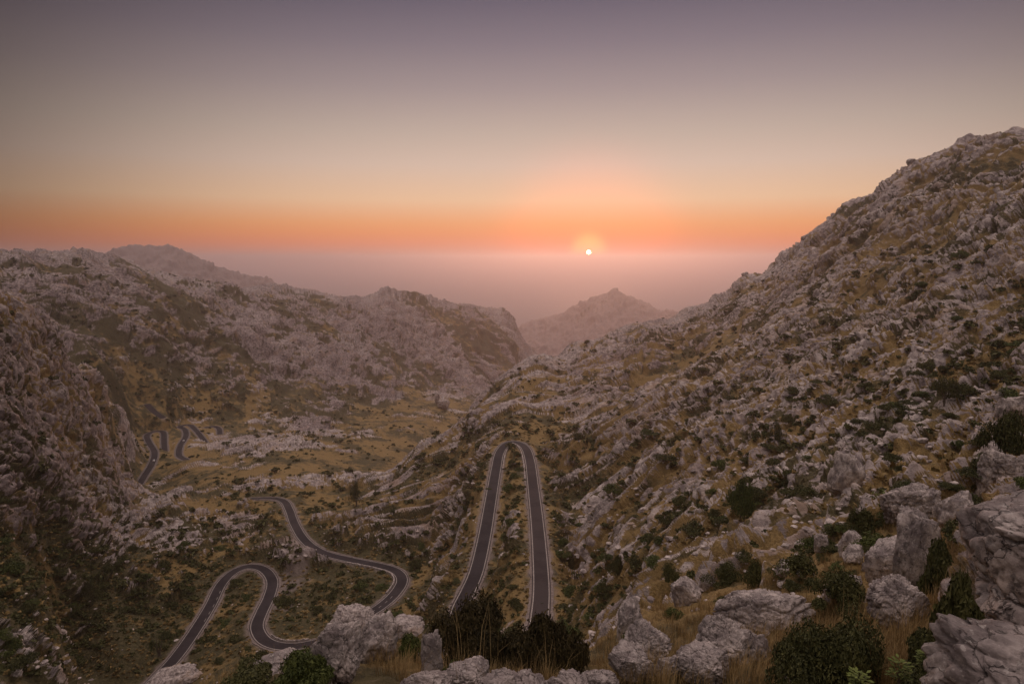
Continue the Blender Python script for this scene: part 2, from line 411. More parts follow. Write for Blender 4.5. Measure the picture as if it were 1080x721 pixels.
def struct(o, label=None):
    o['kind'] = 'structure'
    if label: o['label'] = label
    return o

# ------------------------------------------------------------------ materials
def newmat(name):
    m = bpy.data.materials.new(name); m.use_nodes = True
    nt = m.node_tree; nt.nodes.clear()
    out = nt.nodes.new('ShaderNodeOutputMaterial'); b = nt.nodes.new('ShaderNodeBsdfPrincipled')
    nt.links.new(b.outputs[0], out.inputs[0]); b.inputs['Roughness'].default_value = .9
    b.inputs['Specular IOR Level'].default_value = .2
    return m, nt, b
def nz(nt, vec, scale, detail=5, rough=.6, typ='ShaderNodeTexNoise'):
    t = nt.nodes.new(typ); t.inputs['Scale'].default_value = scale
    if 'Detail' in t.inputs: t.inputs['Detail'].default_value = detail
    if 'Roughness' in t.inputs: t.inputs['Roughness'].default_value = rough
    nt.links.new(vec, t.inputs['Vector']); return t.outputs[0]
def mixc(nt, f, a, b, mode='MIX'):
    t = nt.nodes.new('ShaderNodeMix'); t.data_type = 'RGBA'; t.blend_type = mode
    for s, v in ((t.inputs[0], f), (t.inputs[6], a), (t.inputs[7], b)):
        if isinstance(v, (int, float)): s.default_value = v
        elif isinstance(v, tuple): s.default_value = (*v, 1)
        else: nt.links.new(v, s)
    return t.outputs[2]
def mr(nt, v, a, b, c=0., d=1.):
    t = nt.nodes.new('ShaderNodeMapRange'); t.interpolation_type = 'SMOOTHSTEP'
    for k, x in enumerate((a,b,c,d)): t.inputs[k+1].default_value = x
    nt.links.new(v, t.inputs[0]); return t.outputs[0]
def mth(nt, op, a, b=0.):
    t = nt.nodes.new('ShaderNodeMath'); t.operation = op
    for s, v in ((t.inputs[0], a), (t.inputs[1], b)):
        if isinstance(v, (int, float)): s.default_value = v
        else: nt.links.new(v, s)
    return t.outputs[0]
def bump(nt, b, h, strength, dist):
    t = nt.nodes.new('ShaderNodeBump'); t.inputs['Strength'].default_value = strength; t.inputs['Distance'].default_value = dist
    nt.links.new(h, t.inputs['Height']); nt.links.new(t.outputs[0], b.inputs['Normal'])

ROCK_L = (.42,.365,.355); ROCK_D = (.185,.155,.153); ROCK_O = (.36,.25,.165)
ROCK_L = (.53,.455,.42); ROCK_D = (.165,.135,.13)
def rock_colour(nt, vec, k=1.0):
    a = nz(nt, vec, .35*k, 8, .68); c = nz(nt, vec, 2.6*k, 6, .65); d = nz(nt, vec, .06*k, 4, .6)
    col = mixc(nt, mr(nt, a, .36, .64), ROCK_D, ROCK_L)
    col = mixc(nt, mr(nt, c, .50, .68, 0, .75), col, (.135,.115,.11))
    col = mixc(nt, mr(nt, d, .52, .70, 0, .55), col, ROCK_O)
    return col, a, c
def rock_mat(name, k, bd):
    m, nt, b = newmat(name)
    tc = nt.nodes.new('ShaderNodeTexCoord')
    col, a, c = rock_colour(nt, tc.outputs['Object'], k)
    wv = nt.nodes.new('ShaderNodeVectorMath'); wv.operation = 'MULTIPLY_ADD'
    wn = nt.nodes.new('ShaderNodeTexNoise'); wn.inputs['Scale'].default_value = 1.1*k; wn.inputs['Detail'].default_value = 5; nt.links.new(tc.outputs['Object'], wn.inputs['Vector'])
    nt.links.new(wn.outputs['Color'], wv.inputs[0]); wv.inputs[1].default_value = (.9/k*2,)*3; nt.links.new(tc.outputs['Object'], wv.inputs[2])
    vo = nt.nodes.new('ShaderNodeTexVoronoi'); vo.feature = 'DISTANCE_TO_EDGE'; vo.inputs['Scale'].default_value = .8*k; nt.links.new(wv.outputs[0], vo.inputs['Vector'])
    crk = mr(nt, vo.outputs['Distance'], .002, .024, .3, 1.)
    col = mixc(nt, crk, (.06,.05,.045), col)
    li = nz(nt, tc.outputs['Object'], 4.5*k, 4, .6); col = mixc(nt, mr(nt, li, .60, .64, 0, .5), col, (.55,.50,.46))
    ls = nz(nt, tc.outputs['Object'], 1.7*k, 8, .72); col = mixc(nt, mr(nt, ls, .57, .62, 0, .6), col, (.11,.095,.09))
    nt.links.new(col, b.inputs['Base Color'])
    f = mth(nt, 'ADD', nz(nt, tc.outputs['Object'], 5*k, 10, .78), mth(nt, 'MULTIPLY', crk, .8))
    bump(nt, b, mth(nt, 'ADD', mth(nt,'MULTIPLY',a,1.2), f), .9, bd)
    return m
def terrain_mat():
    m, nt, b = newmat('limestone_and_scrub')
    g = nt.nodes.new('ShaderNodeNewGeometry'); pos = g.outputs['Position']
    ar = nt.nodes.new('ShaderNodeAttribute'); ar.attribute_name = 'rock'
    av = nt.nodes.new('ShaderNodeAttribute'); av.attribute_name = 'green'
    ag = nt.nodes.new('ShaderNodeAttribute'); ag.attribute_name = 'gravel'
    rc, a, c = rock_colour(nt, pos)
    as_ = nt.nodes.new('ShaderNodeAttribute'); as_.attribute_name = 'stain'
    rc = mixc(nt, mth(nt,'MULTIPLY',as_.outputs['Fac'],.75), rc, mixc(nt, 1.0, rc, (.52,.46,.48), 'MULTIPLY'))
    n1 = nz(nt, pos, 1.1, 7, .7); n2 = nz(nt, pos, .16, 5, .65); n3 = nz(nt, pos, 5.0, 4, .7)
    straw = mixc(nt, mr(nt, n3, .35, .65), (.142,.093,.035), (.262,.177,.070))
    herb = mixc(nt, mr(nt, n1, .35, .65), (.042,.035,.016), (.092,.075,.032))
    gsel = mth(nt, 'ADD', av.outputs['Fac'], mth(nt, 'MULTIPLY', mth(nt,'SUBTRACT',n2,.5), 1.6))
    gr = mixc(nt, mr(nt, gsel, .35, .75), straw, herb)
    gr = mixc(nt, mr(nt, n1, .56, .72, 0, .55), gr, (.20,.155,.125))
    msk = mth(nt, 'ADD', ar.outputs['Fac'], mth(nt, 'MULTIPLY', mth(nt,'SUBTRACT',n1,.5), 1.1))
    col = mixc(nt, mr(nt, msk, .36, .60), gr, rc)
    col = mixc(nt, ag.outputs['Fac'], col, mixc(nt, mr(nt,n3,.3,.7), (.13,.10,.085), (.25,.20,.175)))
    nt.links.new(col, b.inputs['Base Color'])
    bump(nt, b, mth(nt,'ADD', mth(nt,'MULTIPLY',a,2.0), mth(nt,'ADD',mth(nt,'MULTIPLY',n1,.6),mth(nt,'MULTIPLY',n3,.15))), .8, .8)
    return m
M_TER = terrain_mat()
M_ROCK = rock_mat('limestone', 1.6, .12)
M_ROCKN = rock_mat('near_limestone', 3.0, .035)
def leaf_mat(name, a, bcol, sub=.25):
    m, nt, b = newmat(name)
    at = nt.nodes.new('ShaderNodeAttribute'); at.attribute_name = 'tone'
    oi = nt.nodes.new('ShaderNodeObjectInfo')
    f = mth(nt, 'ADD', mth(nt,'MULTIPLY',at.outputs['Fac'],.75), mth(nt,'MULTIPLY',oi.outputs['Random'],.25))
    col = mixc(nt, f, a, bcol); nt.links.new(col, b.inputs['Base Color']); b.inputs['Roughness'].default_value = .7
    return m
M_LEAF = leaf_mat('olive_green_leaves', (.022,.026,.010), (.105,.10,.032))
M_LEAFD = leaf_mat('brownish_green_leaves', (.018,.015,.007), (.085,.062,.022))
M_LEAFG = leaf_mat('fresh_green_leaves', (.022,.032,.010), (.11,.125,.03))
M_LEAFY = leaf_mat('yellow_green_leaves', (.05,.065,.016), (.14,.165,.035))
M_STRAW = leaf_mat('dry_grass_blades', (.15,.095,.040), (.44,.31,.14))
M_TUSS = leaf_mat('tussock_blades', (.11,.08,.03), (.34,.235,.095))
def plain(name, c, rough=.8, noise=.0, sc_=4):
    m, nt, b = newmat(name); b.inputs['Roughness'].default_value = rough
    if noise:
        g = nt.nodes.new('ShaderNodeNewGeometry')
        f = nz(nt, g.outputs['Position'], sc_, 6, .65)
        nt.links.new(mixc(nt, mr(nt,f,.3,.7), tuple(x*(1-noise) for x in c), tuple(x*(1+noise) for x in c)), b.inputs['Base Color'])
    else: b.inputs['Base Color'].default_value = (*c,1)
    return m
M_BARK = plain('grey_brown_bark', (.11,.085,.065), .9, .3, 12)
M_ASPH = plain('worn_asphalt', (.050,.038,.040), .75, .28, .5)
m_, nt_, b_ = newmat('patched_asphalt'); g_ = nt_.nodes.new('ShaderNodeNewGeometry'); ps_ = g_.outputs['Position']
q1 = nz(nt_, ps_, .10, 4, .6); q2 = nz(nt_, ps_, 1.4, 6, .7); q3 = nz(nt_, ps_, 9, 3, .6)
ca_ = mixc(nt_, mr(nt_, q1, .40, .58), (.020,.014,.016), (.031,.023,.025)); ca_ = mixc(nt_, mr(nt_, q2, .50, .72, 0, .6), ca_, (.050,.040,.039))
ca_ = mixc(nt_, mr(nt_, q3, .55, .8, 0, .4), ca_, (.03,.024,.025)); nt_.links.new(ca_, b_.inputs['Base Color']); b_.inputs['Roughness'].default_value = .8; M_ASPH = m_
M_LINE = plain('white_road_paint', (.33,.295,.275), .8, .30, 1.2)
M_SHOULDER = plain('gravel_verge', (.175,.14,.125), .95, .35, 1.5)
M_WALL = rock_mat('dry_stone', 2.2, .1)

# ------------------------------------------------------------------ terrain objects
gravel = (1-sstep(HW+.3, HW+2.6, RD+gn2(XX/3,YY/3,5)*1.2))*.85
for (px_,py_,z_,rad_) in [(302,612,-143,9),(312,600,-144,6),(296,632,-142,5)]:        # bare dirt lay-by beside the S bend
    th_, t_ = ray(px_,py_); r_ = survey_range(px_,py_,z_)
    gravel = np.maximum(gravel, .9*(1-sstep(.6,1.1,np.hypot(XX-math.sin(th_)*r_, YY-math.cos(th_)*r_)/rad_+gn2(XX/5,YY/5,8)*.35)))
VV = np.stack([XS, YS, ZS+ZC], -1).reshape(-1,3)
ii = np.arange(NTH*NR).reshape(NTH, NR)
F = np.stack([ii[:-1,:-1], ii[:-1,1:], ii[1:,1:], ii[1:,:-1]], -1)
F = F[...,::-1].reshape(-1,4)
freg = REG[:-1,:-1].ravel()
under = (ZF[:-1,:-1] < -ZC-15).ravel()
REGN = {'ground':'ground','mountain':'mountain','valley':'valley','crag':'rocky_slope','hill':'hill','peak':'distant_mountain','headland':'headland'}
REGL = {'ground':'grassy rocky ledge in the foreground strewn with pale boulders','mountain':'tall pale limestone mountain slope rising on the right',
        'valley':'grassy valley floor with low rock outcrops on the left','crag':'dark rocky slope closing the valley on the left edge',
        'hill':'long hazy limestone hill across the valley','peak':'bluish distant mountain behind the long hill','headland':'hazy mauve headland below the setting sun'}
for k, rg in enumerate(REGS):
    sel = F[(freg == k) & ~under]
    if len(sel) == 0: continue
    u, inv = np.unique(sel, return_inverse=True)
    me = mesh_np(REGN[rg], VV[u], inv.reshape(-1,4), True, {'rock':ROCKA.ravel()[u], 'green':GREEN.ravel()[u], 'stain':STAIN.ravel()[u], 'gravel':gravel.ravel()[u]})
    struct(link(REGN[rg], me, M_TER), REGL[rg])

# sea
m, nt, b = newmat('sea_water'); b.inputs['Base Color'].default_value = (.05,.055,.065,1); b.inputs['Roughness'].default_value = .55; b.inputs['Specular IOR Level'].default_value = .3
g = nt.nodes.new('ShaderNodeNewGeometry'); bump(nt, b, nz(nt, g.outputs['Position'], .02, 4), .3, 4)
SEA = 42000.0
na, nr_ = 96, 14
sv = [(0,0,0)]; sfc = []
rr = np.linspace(0,1,nr_)[1:]**1.6*SEA
for q in rr:
    for a in range(na): sv.append((math.sin(a/na*2*math.pi)*q, math.cos(a/na*2*math.pi)*q, 0))
for i in range(nr_-2):
    for a in range(na):
        p = 1+i*na+a; q = 1+i*na+(a+1)%na
        sfc.append((p, p+na, q+na, q))
for a in range(na): sfc.append((0, 1+a, 1+(a+1)%na, 1+(a+1)%na))
sv = np.array(sv)
quads = np.array([f for f in sfc if f[2] != f[3]])
me = mesh_np('sea', sv, quads[:, ::-1]); struct(link('sea', me, m), 'hazy sea fading into the horizon')

# ------------------------------------------------------------------ roads
def ribbon(cl, o0, o1, dz, s0=0, s1=None):
    c = cl[s0:s1]; t = np.gradient(c[:,:2], axis=0); t /= np.linalg.norm(t, axis=1)[:,None]
    nrm = np.stack([t[:,1], -t[:,0]], 1)
    a = np.c_[c[:,:2]+nrm*o0, c[:,2]+dz]; b2 = np.c_[c[:,:2]+nrm*o1, c[:,2]+dz]
    return a, b2
def strip(a, b2):
    v = np.empty((len(a)*2,3)); v[0::2] = a; v[1::2] = b2
    i = np.arange(len(a)-1)*2
    return v, np.stack([i, i+1, i+3, i+2], 1)
def shift(v): v = np.array(v, float); v[:,2] += ZC; return v
RLAB = {'hairpin':'narrow asphalt hairpin road on the right slope','bend':'asphalt road curling round a bend in the valley','loop':'asphalt road looping through an S bend at lower left',
        'far_bend':'far road hairpin with a small car on it','far_loop':'far winding road between the two hairpins','far_tip':'short visible tip of the far road','far_start':'distant stretch of road below the dark crag'}
ROADOBJ = {}
for nm, cl in ROADXYZ.items():
    w = 2.25 if nm in ('hairpin','bend','loop') else 3.1
    a, b2 = ribbon(cl, -w-.5, w+.5, 0.0); v, f = strip(a, b2)
    # skirt so that the carriageway has depth
    k = len(v); lo = v.copy(); lo[:,2] -= 1.0; vv = np.vstack([v, lo]); i = np.arange(0, k-2, 2)
    f2 = np.vstack([f, np.stack([i, i+2, i+2+k, i+k],1), np.stack([i+1, i+1+k, i+3+k, i+3],1)])
    ro = struct(link('road', mesh_np('road', shift(vv), f2, False), M_ASPH), RLAB[nm]); ROADOBJ[nm] = ro
    lw = .17 if nm in ('hairpin','bend','loop') else .16
    for s in ((-1,1) if nm != 'far_start' else ()):
        a, b2 = ribbon(cl, s*(w-lw), s*w, .012); v, f = strip(a,b2)
        if s < 0: f = f[:, ::-1]
        link('edge_line', mesh_np('edge_line', shift(v), f, False), M_LINE, ro)
        a, b2 = ribbon(cl, s*(w+.01), s*(w+1.2), .02); wob = gn2(cl[:,0]/4, cl[:,1]/4, 9)*.45
        b2[:,:2] += (b2[:,:2]-a[:,:2])*wob[:,None]; b2[:,2] -= .12
        v, f = strip(a,b2); v = np.vstack([v, np.c_[b2[:,:2], b2[:,2]-1.2]]); k = len(a); i = np.arange(k-1)
        f = np.vstack([f, np.stack([2*i+1, 2*k+i, 2*k+i+1, 2*i+3],1)])
        link('gravel_shoulder', mesh_np('gravel_shoulder', shift(v), f, False), M_SHOULDER, ro)
def dashes(nm, s0, s1, off):
    cl = ROADXYZ[nm]; vs=[]; fs=[]; k = 0
    for s in range(s0, s1, 5):
        a,b2 = ribbon(cl, off-.09, off+.09, .016, s, s+3); v,f = strip(a,b2); vs.append(v); fs.append(f+k); k += len(v)
    link('dashed_line', mesh_np('dashed_line', shift(np.vstack(vs)), np.vstack(fs), False), M_LINE, ROADOBJ[nm])
L_ = len(ROADXYZ['bend'])
def near_idx(nm, px, py, z):
    th,t = ray(px,py); r = survey_range(px,py,z); d = np.hypot(ROADXYZ[nm][:,0]-math.sin(th)*r, ROADXYZ[nm][:,1]-math.cos(th)*r); return int(d.argmin())
dashes('bend', near_idx('bend',370,660,-131), near_idx('bend',416,626,-137), 0)
dashes('loop', near_idx('loop',212,655,-149), near_idx('loop',230,622,-148), 1.3)

# low dry-stone parapets on the outside of the bends
def parapet(nm, i0, i1, side, label, h=.55):
    cl = ROADXYZ[nm]; w = 2.25
    o0 = side*(w+.75); o1 = side*(w+1.25)
    vs=[]; fs=[]; k=0
    sub = cl[i0:i1]; s = np.linspace(0, len(sub)-1, int((len(sub)-1)/.6)); c = np.stack([np.interp(s, np.arange(len(sub)), sub[:,q]) for q in range(3)],1)
    a,b2 = ribbon(c, o0, o1, 0)
    hh = h*(1+RNG.uniform(-.3,.3,len(c)))
    lo = -.9
    ring = np.stack([np.c_[a[:,:2], a[:,2]+lo], np.c_[a[:,:2]+RNG.normal(0,.04,(len(c),2)), a[:,2]+hh], np.c_[b2[:,:2]+RNG.normal(0,.04,(len(c),2)), b2[:,2]+hh*.95], np.c_[b2[:,:2], b2[:,2]+lo-1.2]],1)
    v = ring.reshape(-1,3); i = np.arange(len(c)-1)*4
    f = np.vstack([np.stack([i+q, i+q+1, i+4+q+1, i+4+q],1) for q in range(3)])
    if side > 0: f = f[:, ::-1]
    o = link('stone_parapet', mesh_np('stone_parapet', shift(v), f[:, ::-1], False), M_WALL)
    tag(o, label, 'low wall', None)
parapet('hairpin', near_idx('hairpin',562,505,-103), near_idx('hairpin',523,495,-105.5), -1, 'pale low stone wall edging the outside of the hairpin tip')
parapet('bend', near_idx('bend',416,626,-137), near_idx('bend',370,590,-142), -1, 'pale low stone wall round the outside of the valley bend')
parapet('loop', near_idx('loop',277,673,-141), near_idx('loop',325,680,-137), -1, 'pale low stone wall at the bottom of the lower S bend')

# ------------------------------------------------------------------ boulders
def ico(sub):
    import bmesh
    bm = bmesh.new(); bmesh.ops.create_icosphere(bm, subdivisions=sub, radius=1)
    v = np.array([x.co[:] for x in bm.verts]); f = np.array([[q.index for q in p.verts] for p in bm.faces]); bm.free()
    return v, f
ICO = {k: ico(k) for k in (2,3,5,6)}
def cell3(p, seed):
    i = np.floor(p).astype(np.int64); f = p-i
    f1 = np.full(len(p), 9.0); f2 = f1.copy(); rid = np.zeros(len(p))
    for dx in (-1,0,1):
        for dy in (-1,0,1):
            for dz in (-1,0,1):
                h = _h(i[:,0]+dx+(i[:,2]+dz)*1619, i[:,1]+dy-(i[:,2]+dz)*31337, seed)
                jx = (h & np.uint32(1023))/1023.0; jy = ((h >> np.uint32(10)) & np.uint32(1023))/1023.0; jz = ((h >> np.uint32(20)) & np.uint32(1023))/1023.0
                d = (dx+jx-f[:,0])**2+(dy+jy-f[:,1])**2+(dz+jz-f[:,2])**2
                m = d < f1
                f2 = np.where(m, f1, np.minimum(f2, d)); f1 = np.where(m, d, f1)
                rid = np.where(m, ((h*np.uint32(2654435761)) >> np.uint32(8))/16777216.0, rid)
    return np.sqrt(f1), np.sqrt(f2), rid
def boulder_mesh(seed, sx, sy, sz, sub=5, rough=1.0, strata=.6, groove=None):
    v, f = ICO[sub]; r = np.random.default_rng(seed)
    rad = np.zeros(len(v))
    for k in range(5):                                # several lobes grown together
        c = r.normal(0,.30,3); c[2] = abs(c[2])*.6-.1; ax = r.uniform(.42,.8,3)
        a_ = ((v/ax)**2).sum(1); b_ = -2*(v*c/ax**2).sum(1); c_ = ((c/ax)**2).sum()-1
        disc_ = b_*b_-4*a_*c_
        t = np.where(disc_ > 0, (-b_+np.sqrt(np.maximum(disc_,0)))/(2*a_), 0); rad = np.maximum(rad, t)
    p = v*rad[:,None]
    for k in range(30):                               # broken faces
        nrm = r.normal(size=3); nrm /= np.linalg.norm(nrm)
        s = p@nrm; dd = s.max()*r.uniform(.66,.95); p = p-nrm[None]*(np.maximum(s-dd, 0)*.97)[:,None]
    for (nx,ny,dq) in ((.15*r.normal(),.15*r.normal(),.66),(.5*r.normal(),.5*r.normal(),.72)):   # weathered flat tops
        nrm = np.array([nx,ny,1.]); nrm /= np.linalg.norm(nrm); s = p@nrm; p = p-nrm[None]*(np.maximum(s-s.max()*dq,0)*.93)[:,None]
    sc3 = np.array([sx,sy,sz]); big = max(sx,sy)
    q = p*sc3/big; off = r.uniform(-50,50,3)
    qq = q+.10*np.stack([fbm3(q*3+off+31*k,2,seed+40+k) for k in range(3)],1)
    st = np.array([1,1,1+1.1*strata])
    disp = .10*fbm3(q*1.6+off,3,seed+3)
    for (fr,am) in ((2.0,.075),(4.6,.05),(10,.028)):
        f1,f2,rid = cell3(qq*fr*st+off, seed+int(fr*10))
        disp += rough*am*((rid-.5)*1.2 - 1.5*(1-sstep(0,.09,f2-f1)) - .12*f1)
    disp += rough*(.045*(1-2*np.abs(fbm3(qq*np.array([4,4,9])+off,3,seed+9))) + .02*(1-2*np.abs(gn3(q*19+off,seed+11))) + .010*(1-2*np.abs(gn3(q*38+off,seed+12))))
    p = p*(1+disp)[:,None]
    p = p-(p.max(0)+p.min(0))/2; p = p/((p.max(0)-p.min(0))/2)
    return mesh_np('boulder', p*sc3, f, True)
BOULD = []
def boulder(px0, py0, px1, py1, label, seed, depth=1.0, dist=None, mat=None, sink=.3, rz=None, group=None, sub=5, strata=.6, groove=None, tilt=0.0, name='boulder'):
    """a boulder that covers a known spot: sized from its real range"""
    pc = (px0+px1)/2
    hpt = hit(pc, py1-1) if dist is None else None
    if hpt is None:
        th,t = ray(pc, py1); d_ = dist or 12.0; hpt = (math.sin(th)*d_, math.cos(th)*d_, t*d_, d_)
    x,y,z,r = hpt[:4]
    m_px = math.sqrt(r*r+z*z)*math.cos(math.atan((py1-360.5)/FPX))/FPX*1.0
    w = (px1-px0)*m_px*math.cos(math.atan((pc-540)/FPX)); h = (py1-py0)*m_px/ .93
    sx = w/2; sy = w/2*depth; vis = h
    el = math.atan(-z/r)
    # visible height of an ellipsoid seen from above: sqrt((sz cos)^2+(sy sin)^2)*2
    sz = max((vis-.6*sy*math.sin(el))/(2*(1-sink)*math.cos(el)), .3*sx)
    th = math.atan2(x,y)
    me = boulder_mesh(seed, sx, sy, sz, sub, 1.0, strata, groove)
    me.materials.clear(); me.materials.append(mat or M_ROCKN)
    back = sy*.6
    o = link(name, me, None, None, (x+math.sin(th)*back, y+math.cos(th)*back, min(z+sz*(1-2*sink), sz*.7+np.mean([ground_z(x+math.sin(th)*back+a_*sx*.6, y+math.cos(th)*back+b_*sy*.6) for a_,b_ in ((0,0),(1,0),(-1,0),(0,1),(0,-1))]))+ZC), -th + (rz or 0))
    o.rotation_euler[1] = tilt
    tag(o, label, 'rock', group)
    BOULD.append((x,y,max(sx,sy))); return o
NB = [
 (378,655,421,697,'big rounded pale boulder with a smooth flank right of the rough crag',1,.9),
 (326,668,384,720,'rough fissured grey boulder directly left of the smooth rounded one',2,.9),
 (340,650,398,682,'boulder capping the rock group in front of the valley road',3,.8),
 (410,656,450,674,'flat pale rock just right of the big rounded boulder',4,.7),
 (268,688,340,710,'long low slab of pale rock in front of the S bend',5,.5),
 (150,711,216,732,'pale flat rock at the bottom edge below the looping road',6,.6),
 (444,674,468,722,'upright narrow grey rock left of the dark round bush',107,.8),
 (466,708,518,734,'grey split rock under the left side of the dark bush',8,.8),
 (500,714,556,738,'small knobbly rock below the middle of the dark bush',9,.7),
 (528,709,582,736,'lumpy grey rock below the gap between the two dark bushes',10,.7),
 (566,715,622,738,'low broken rock below the right dark bush',11,.6),
 (410,716,480,742,'smooth pale rock at the bottom edge in front of the upright rock',12,.6),
 (604,714,656,738,'light stone at the bottom edge right of the dark bushes',13,.6),
 (650,637,678,676,'narrow grey outcrop standing at the ledge rim',14,.8),
 (656,664,706,698,'sloping grey outcrop below the narrow rim outcrop',15,.8),
 (640,690,690,722,'flat stepped rock at the bottom edge below the sloping outcrop',16,.7),
 (708,614,740,640,'slanting pale rock in the dry grass at the rim',17,.8),
 (736,612,756,624,'small pale rock next to the slanting one in dry grass',18,.8),
 (752,630,858,668,'big pale tilted slab with a flat top among dry grass',19,.55),
 (728,660,792,704,'large smooth round-shouldered boulder in front of the tilted slab',20,.8),
 (704,692,768,724,'long grey rock at the bottom edge below the round-shouldered boulder',21,.7),
 (780,672,812,700,'broken angular rock right of the round-shouldered boulder',22,.8),
 (818,696,874,728,'spiky grey rock at the bottom edge before the big green bush',23,.7),
 (818,593,852,606,'low pale rock alone in tan grass',24,.7),
 (858,568,874,584,'small pale stone standing upright in the grass',25,.8),
 (884,566,908,586,'rounded pale stone right of the small upright one',26,.8),
 (888,580,910,594,'flat grey stone below the rounded pale one',27,.8),
 (910,575,952,612,'layered grey outcrop left of the cleft rock',28,.8),
 (942,556,986,622,'tall cleft rock outcrop with a dark hollow',129,.8),
 (914,620,978,662,'bulky cracked boulder in front of the layered outcrop',30,.8),
 (886,610,908,624,'flat small stone left of the bulky cracked boulder',31,.8),
 (930,522,990,556,'pale sloping outcrop above the cleft rock',32,.7),
 (984,528,1026,562,'stack of thin grey slabs right of the sloping outcrop',33,.8),
 (872,484,910,522,'hollowed boulder alone on the right slope',34,.8),
 (1050,424,1082,446,'pale block of rock near the right edge of the slope',35,.8),
 (1030,488,1078,524,'long grey ledge rock above the overhanging boulder',36,.7),
 (780,640,800,652,'small stone leaning on the top of the tilted slab',37,.8),
 (690,700,712,716,'small stone between the bottom edge rocks',38,.8),
]
for (x0,y0,x1,y1,lab,sd,dep) in NB:
    boulder(x0,y0,x1,y1,lab,sd,dep,sub=6 if (x1-x0) > 45 else 5, strata=1.0 if sd in (15,19,28,33,36,14) else .5, tilt={19:-.18,15:.3,32:-.2,17:-.3}.get(sd,0))
# the overhanging boulder at the right edge and its neighbours, a few metres from the camera
def near_boulder(px, py, dist, sx, sy, sz, seed, label, rz=0, groove=None, tilt=(0,0)):
    th,t = ray(px,py)
    me = boulder_mesh(seed, sx, sy, sz, 6, .8, .5, groove); me.materials.append(M_ROCKN)
    o = link('boulder', me, None, None, (math.sin(th)*dist, math.cos(th)*dist, t*dist+ZC), -th+rz)
    o.rotation_euler[0] = tilt[0]; o.rotation_euler[1] = tilt[1]
    tag(o, label, 'rock')
near_boulder(1116,578, 7.2, .74,.9,.58, 51, 'large pink-grey overhanging boulder at the right edge', 0)
near_boulder(1116,632, 7.1, .58,.8,.34, 52, 'undercut boulder wedged below the overhanging one', 0)
near_boulder(1112,690, 7.5, .44,.7,.62, 53, 'pale base rock under the overhanging boulders', 0)
near_boulder(1098,757, 5.8, .78,.6,.48, 54, 'dark grey boulder in the bottom right corner', 0)

# ------------------------------------------------------------------ shrubs
def shrub_mesh(seed, nleaf, leaf, lumps=7, flat=.75, jag=.34, core=True):
    r = np.random.default_rng(seed)
    cs = []
    for k in range(lumps):
        a = r.uniform(0,2*math.pi); q = r.uniform(0,.78)
        cs.append((math.cos(a)*q, math.sin(a)*q, r.uniform(.10,.55)*flat*(1.25-q), r.uniform(.2,.46)))
    cs = np.array(cs)
    k = r.integers(0, lumps, nleaf); d = r.normal(size=(nleaf,3)); d[:,2] = np.where(d[:,2] < -.2, -d[:,2]*.6, d[:,2]); d /= np.linalg.norm(d,axis=1)[:,None]
    rad = r.uniform(.25,1,nleaf)**.45*(1+jag*gn3(d*2.3+k[:,None]*7.3,seed)+.5*jag*gn3(d*6+k[:,None]*3.1,seed+1)+r.normal(0,.05,nleaf))
    p = cs[k,:3]+d*(cs[k,3]*rad)[:,None]*np.array([1,1,flat])
    p[:,2] = np.maximum(p[:,2], .01+r.uniform(0,.1,nleaf))
    n_ = d+r.normal(0,.6,(nleaf,3)); n_ /= np.linalg.norm(n_,axis=1)[:,None]
    t = np.cross(n_, r.normal(size=(nleaf,3))); t /= np.linalg.norm(t,axis=1)[:,None]; b_ = np.cross(n_,t)
    s = leaf*r.uniform(.6,1.4,nleaf)[:,None]
    v = np.stack([p-t*s, p-b_*s*.45+n_*s*.12, p+t*s, p+b_*s*.45+n_*s*.12],1).reshape(-1,3)
    f = np.arange(nleaf*4).reshape(-1,4)
    tone = np.repeat(np.clip(.45+.55*gn3(p*3.1,seed+4)+r.normal(0,.22,nleaf),0,1),4)
    return v, f, tone
def stem_mesh(seed, h, rad, nst=4):
    r = np.random.default_rng(seed); vs=[]; fs=[]; k=0
    for s in range(nst):
        a = r.uniform(0,6.28); lean = r.uniform(.1,.5)
        pts = np.array([[math.cos(a)*lean*h*u**1.2*.6+r.normal(0,.015)*h, math.sin(a)*lean*h*u**1.2*.6+r.normal(0,.015)*h, h*u-.05*h] for u in np.linspace(0,1,6)])
        for j,pnt in enumerate(pts):
            rr_ = rad*(1-.8*j/5)
            for q in range(6): vs.append(pnt+np.array([math.cos(q/6*6.283)*rr_, math.sin(q/6*6.283)*rr_, 0]))
        for j in range(5):
            for q in range(6): fs.append((k+j*6+q, k+j*6+(q+1)%6, k+j*6+6+(q+1)%6, k+j*6+6+q))
        k += 36
    return np.array(vs), np.array(fs)
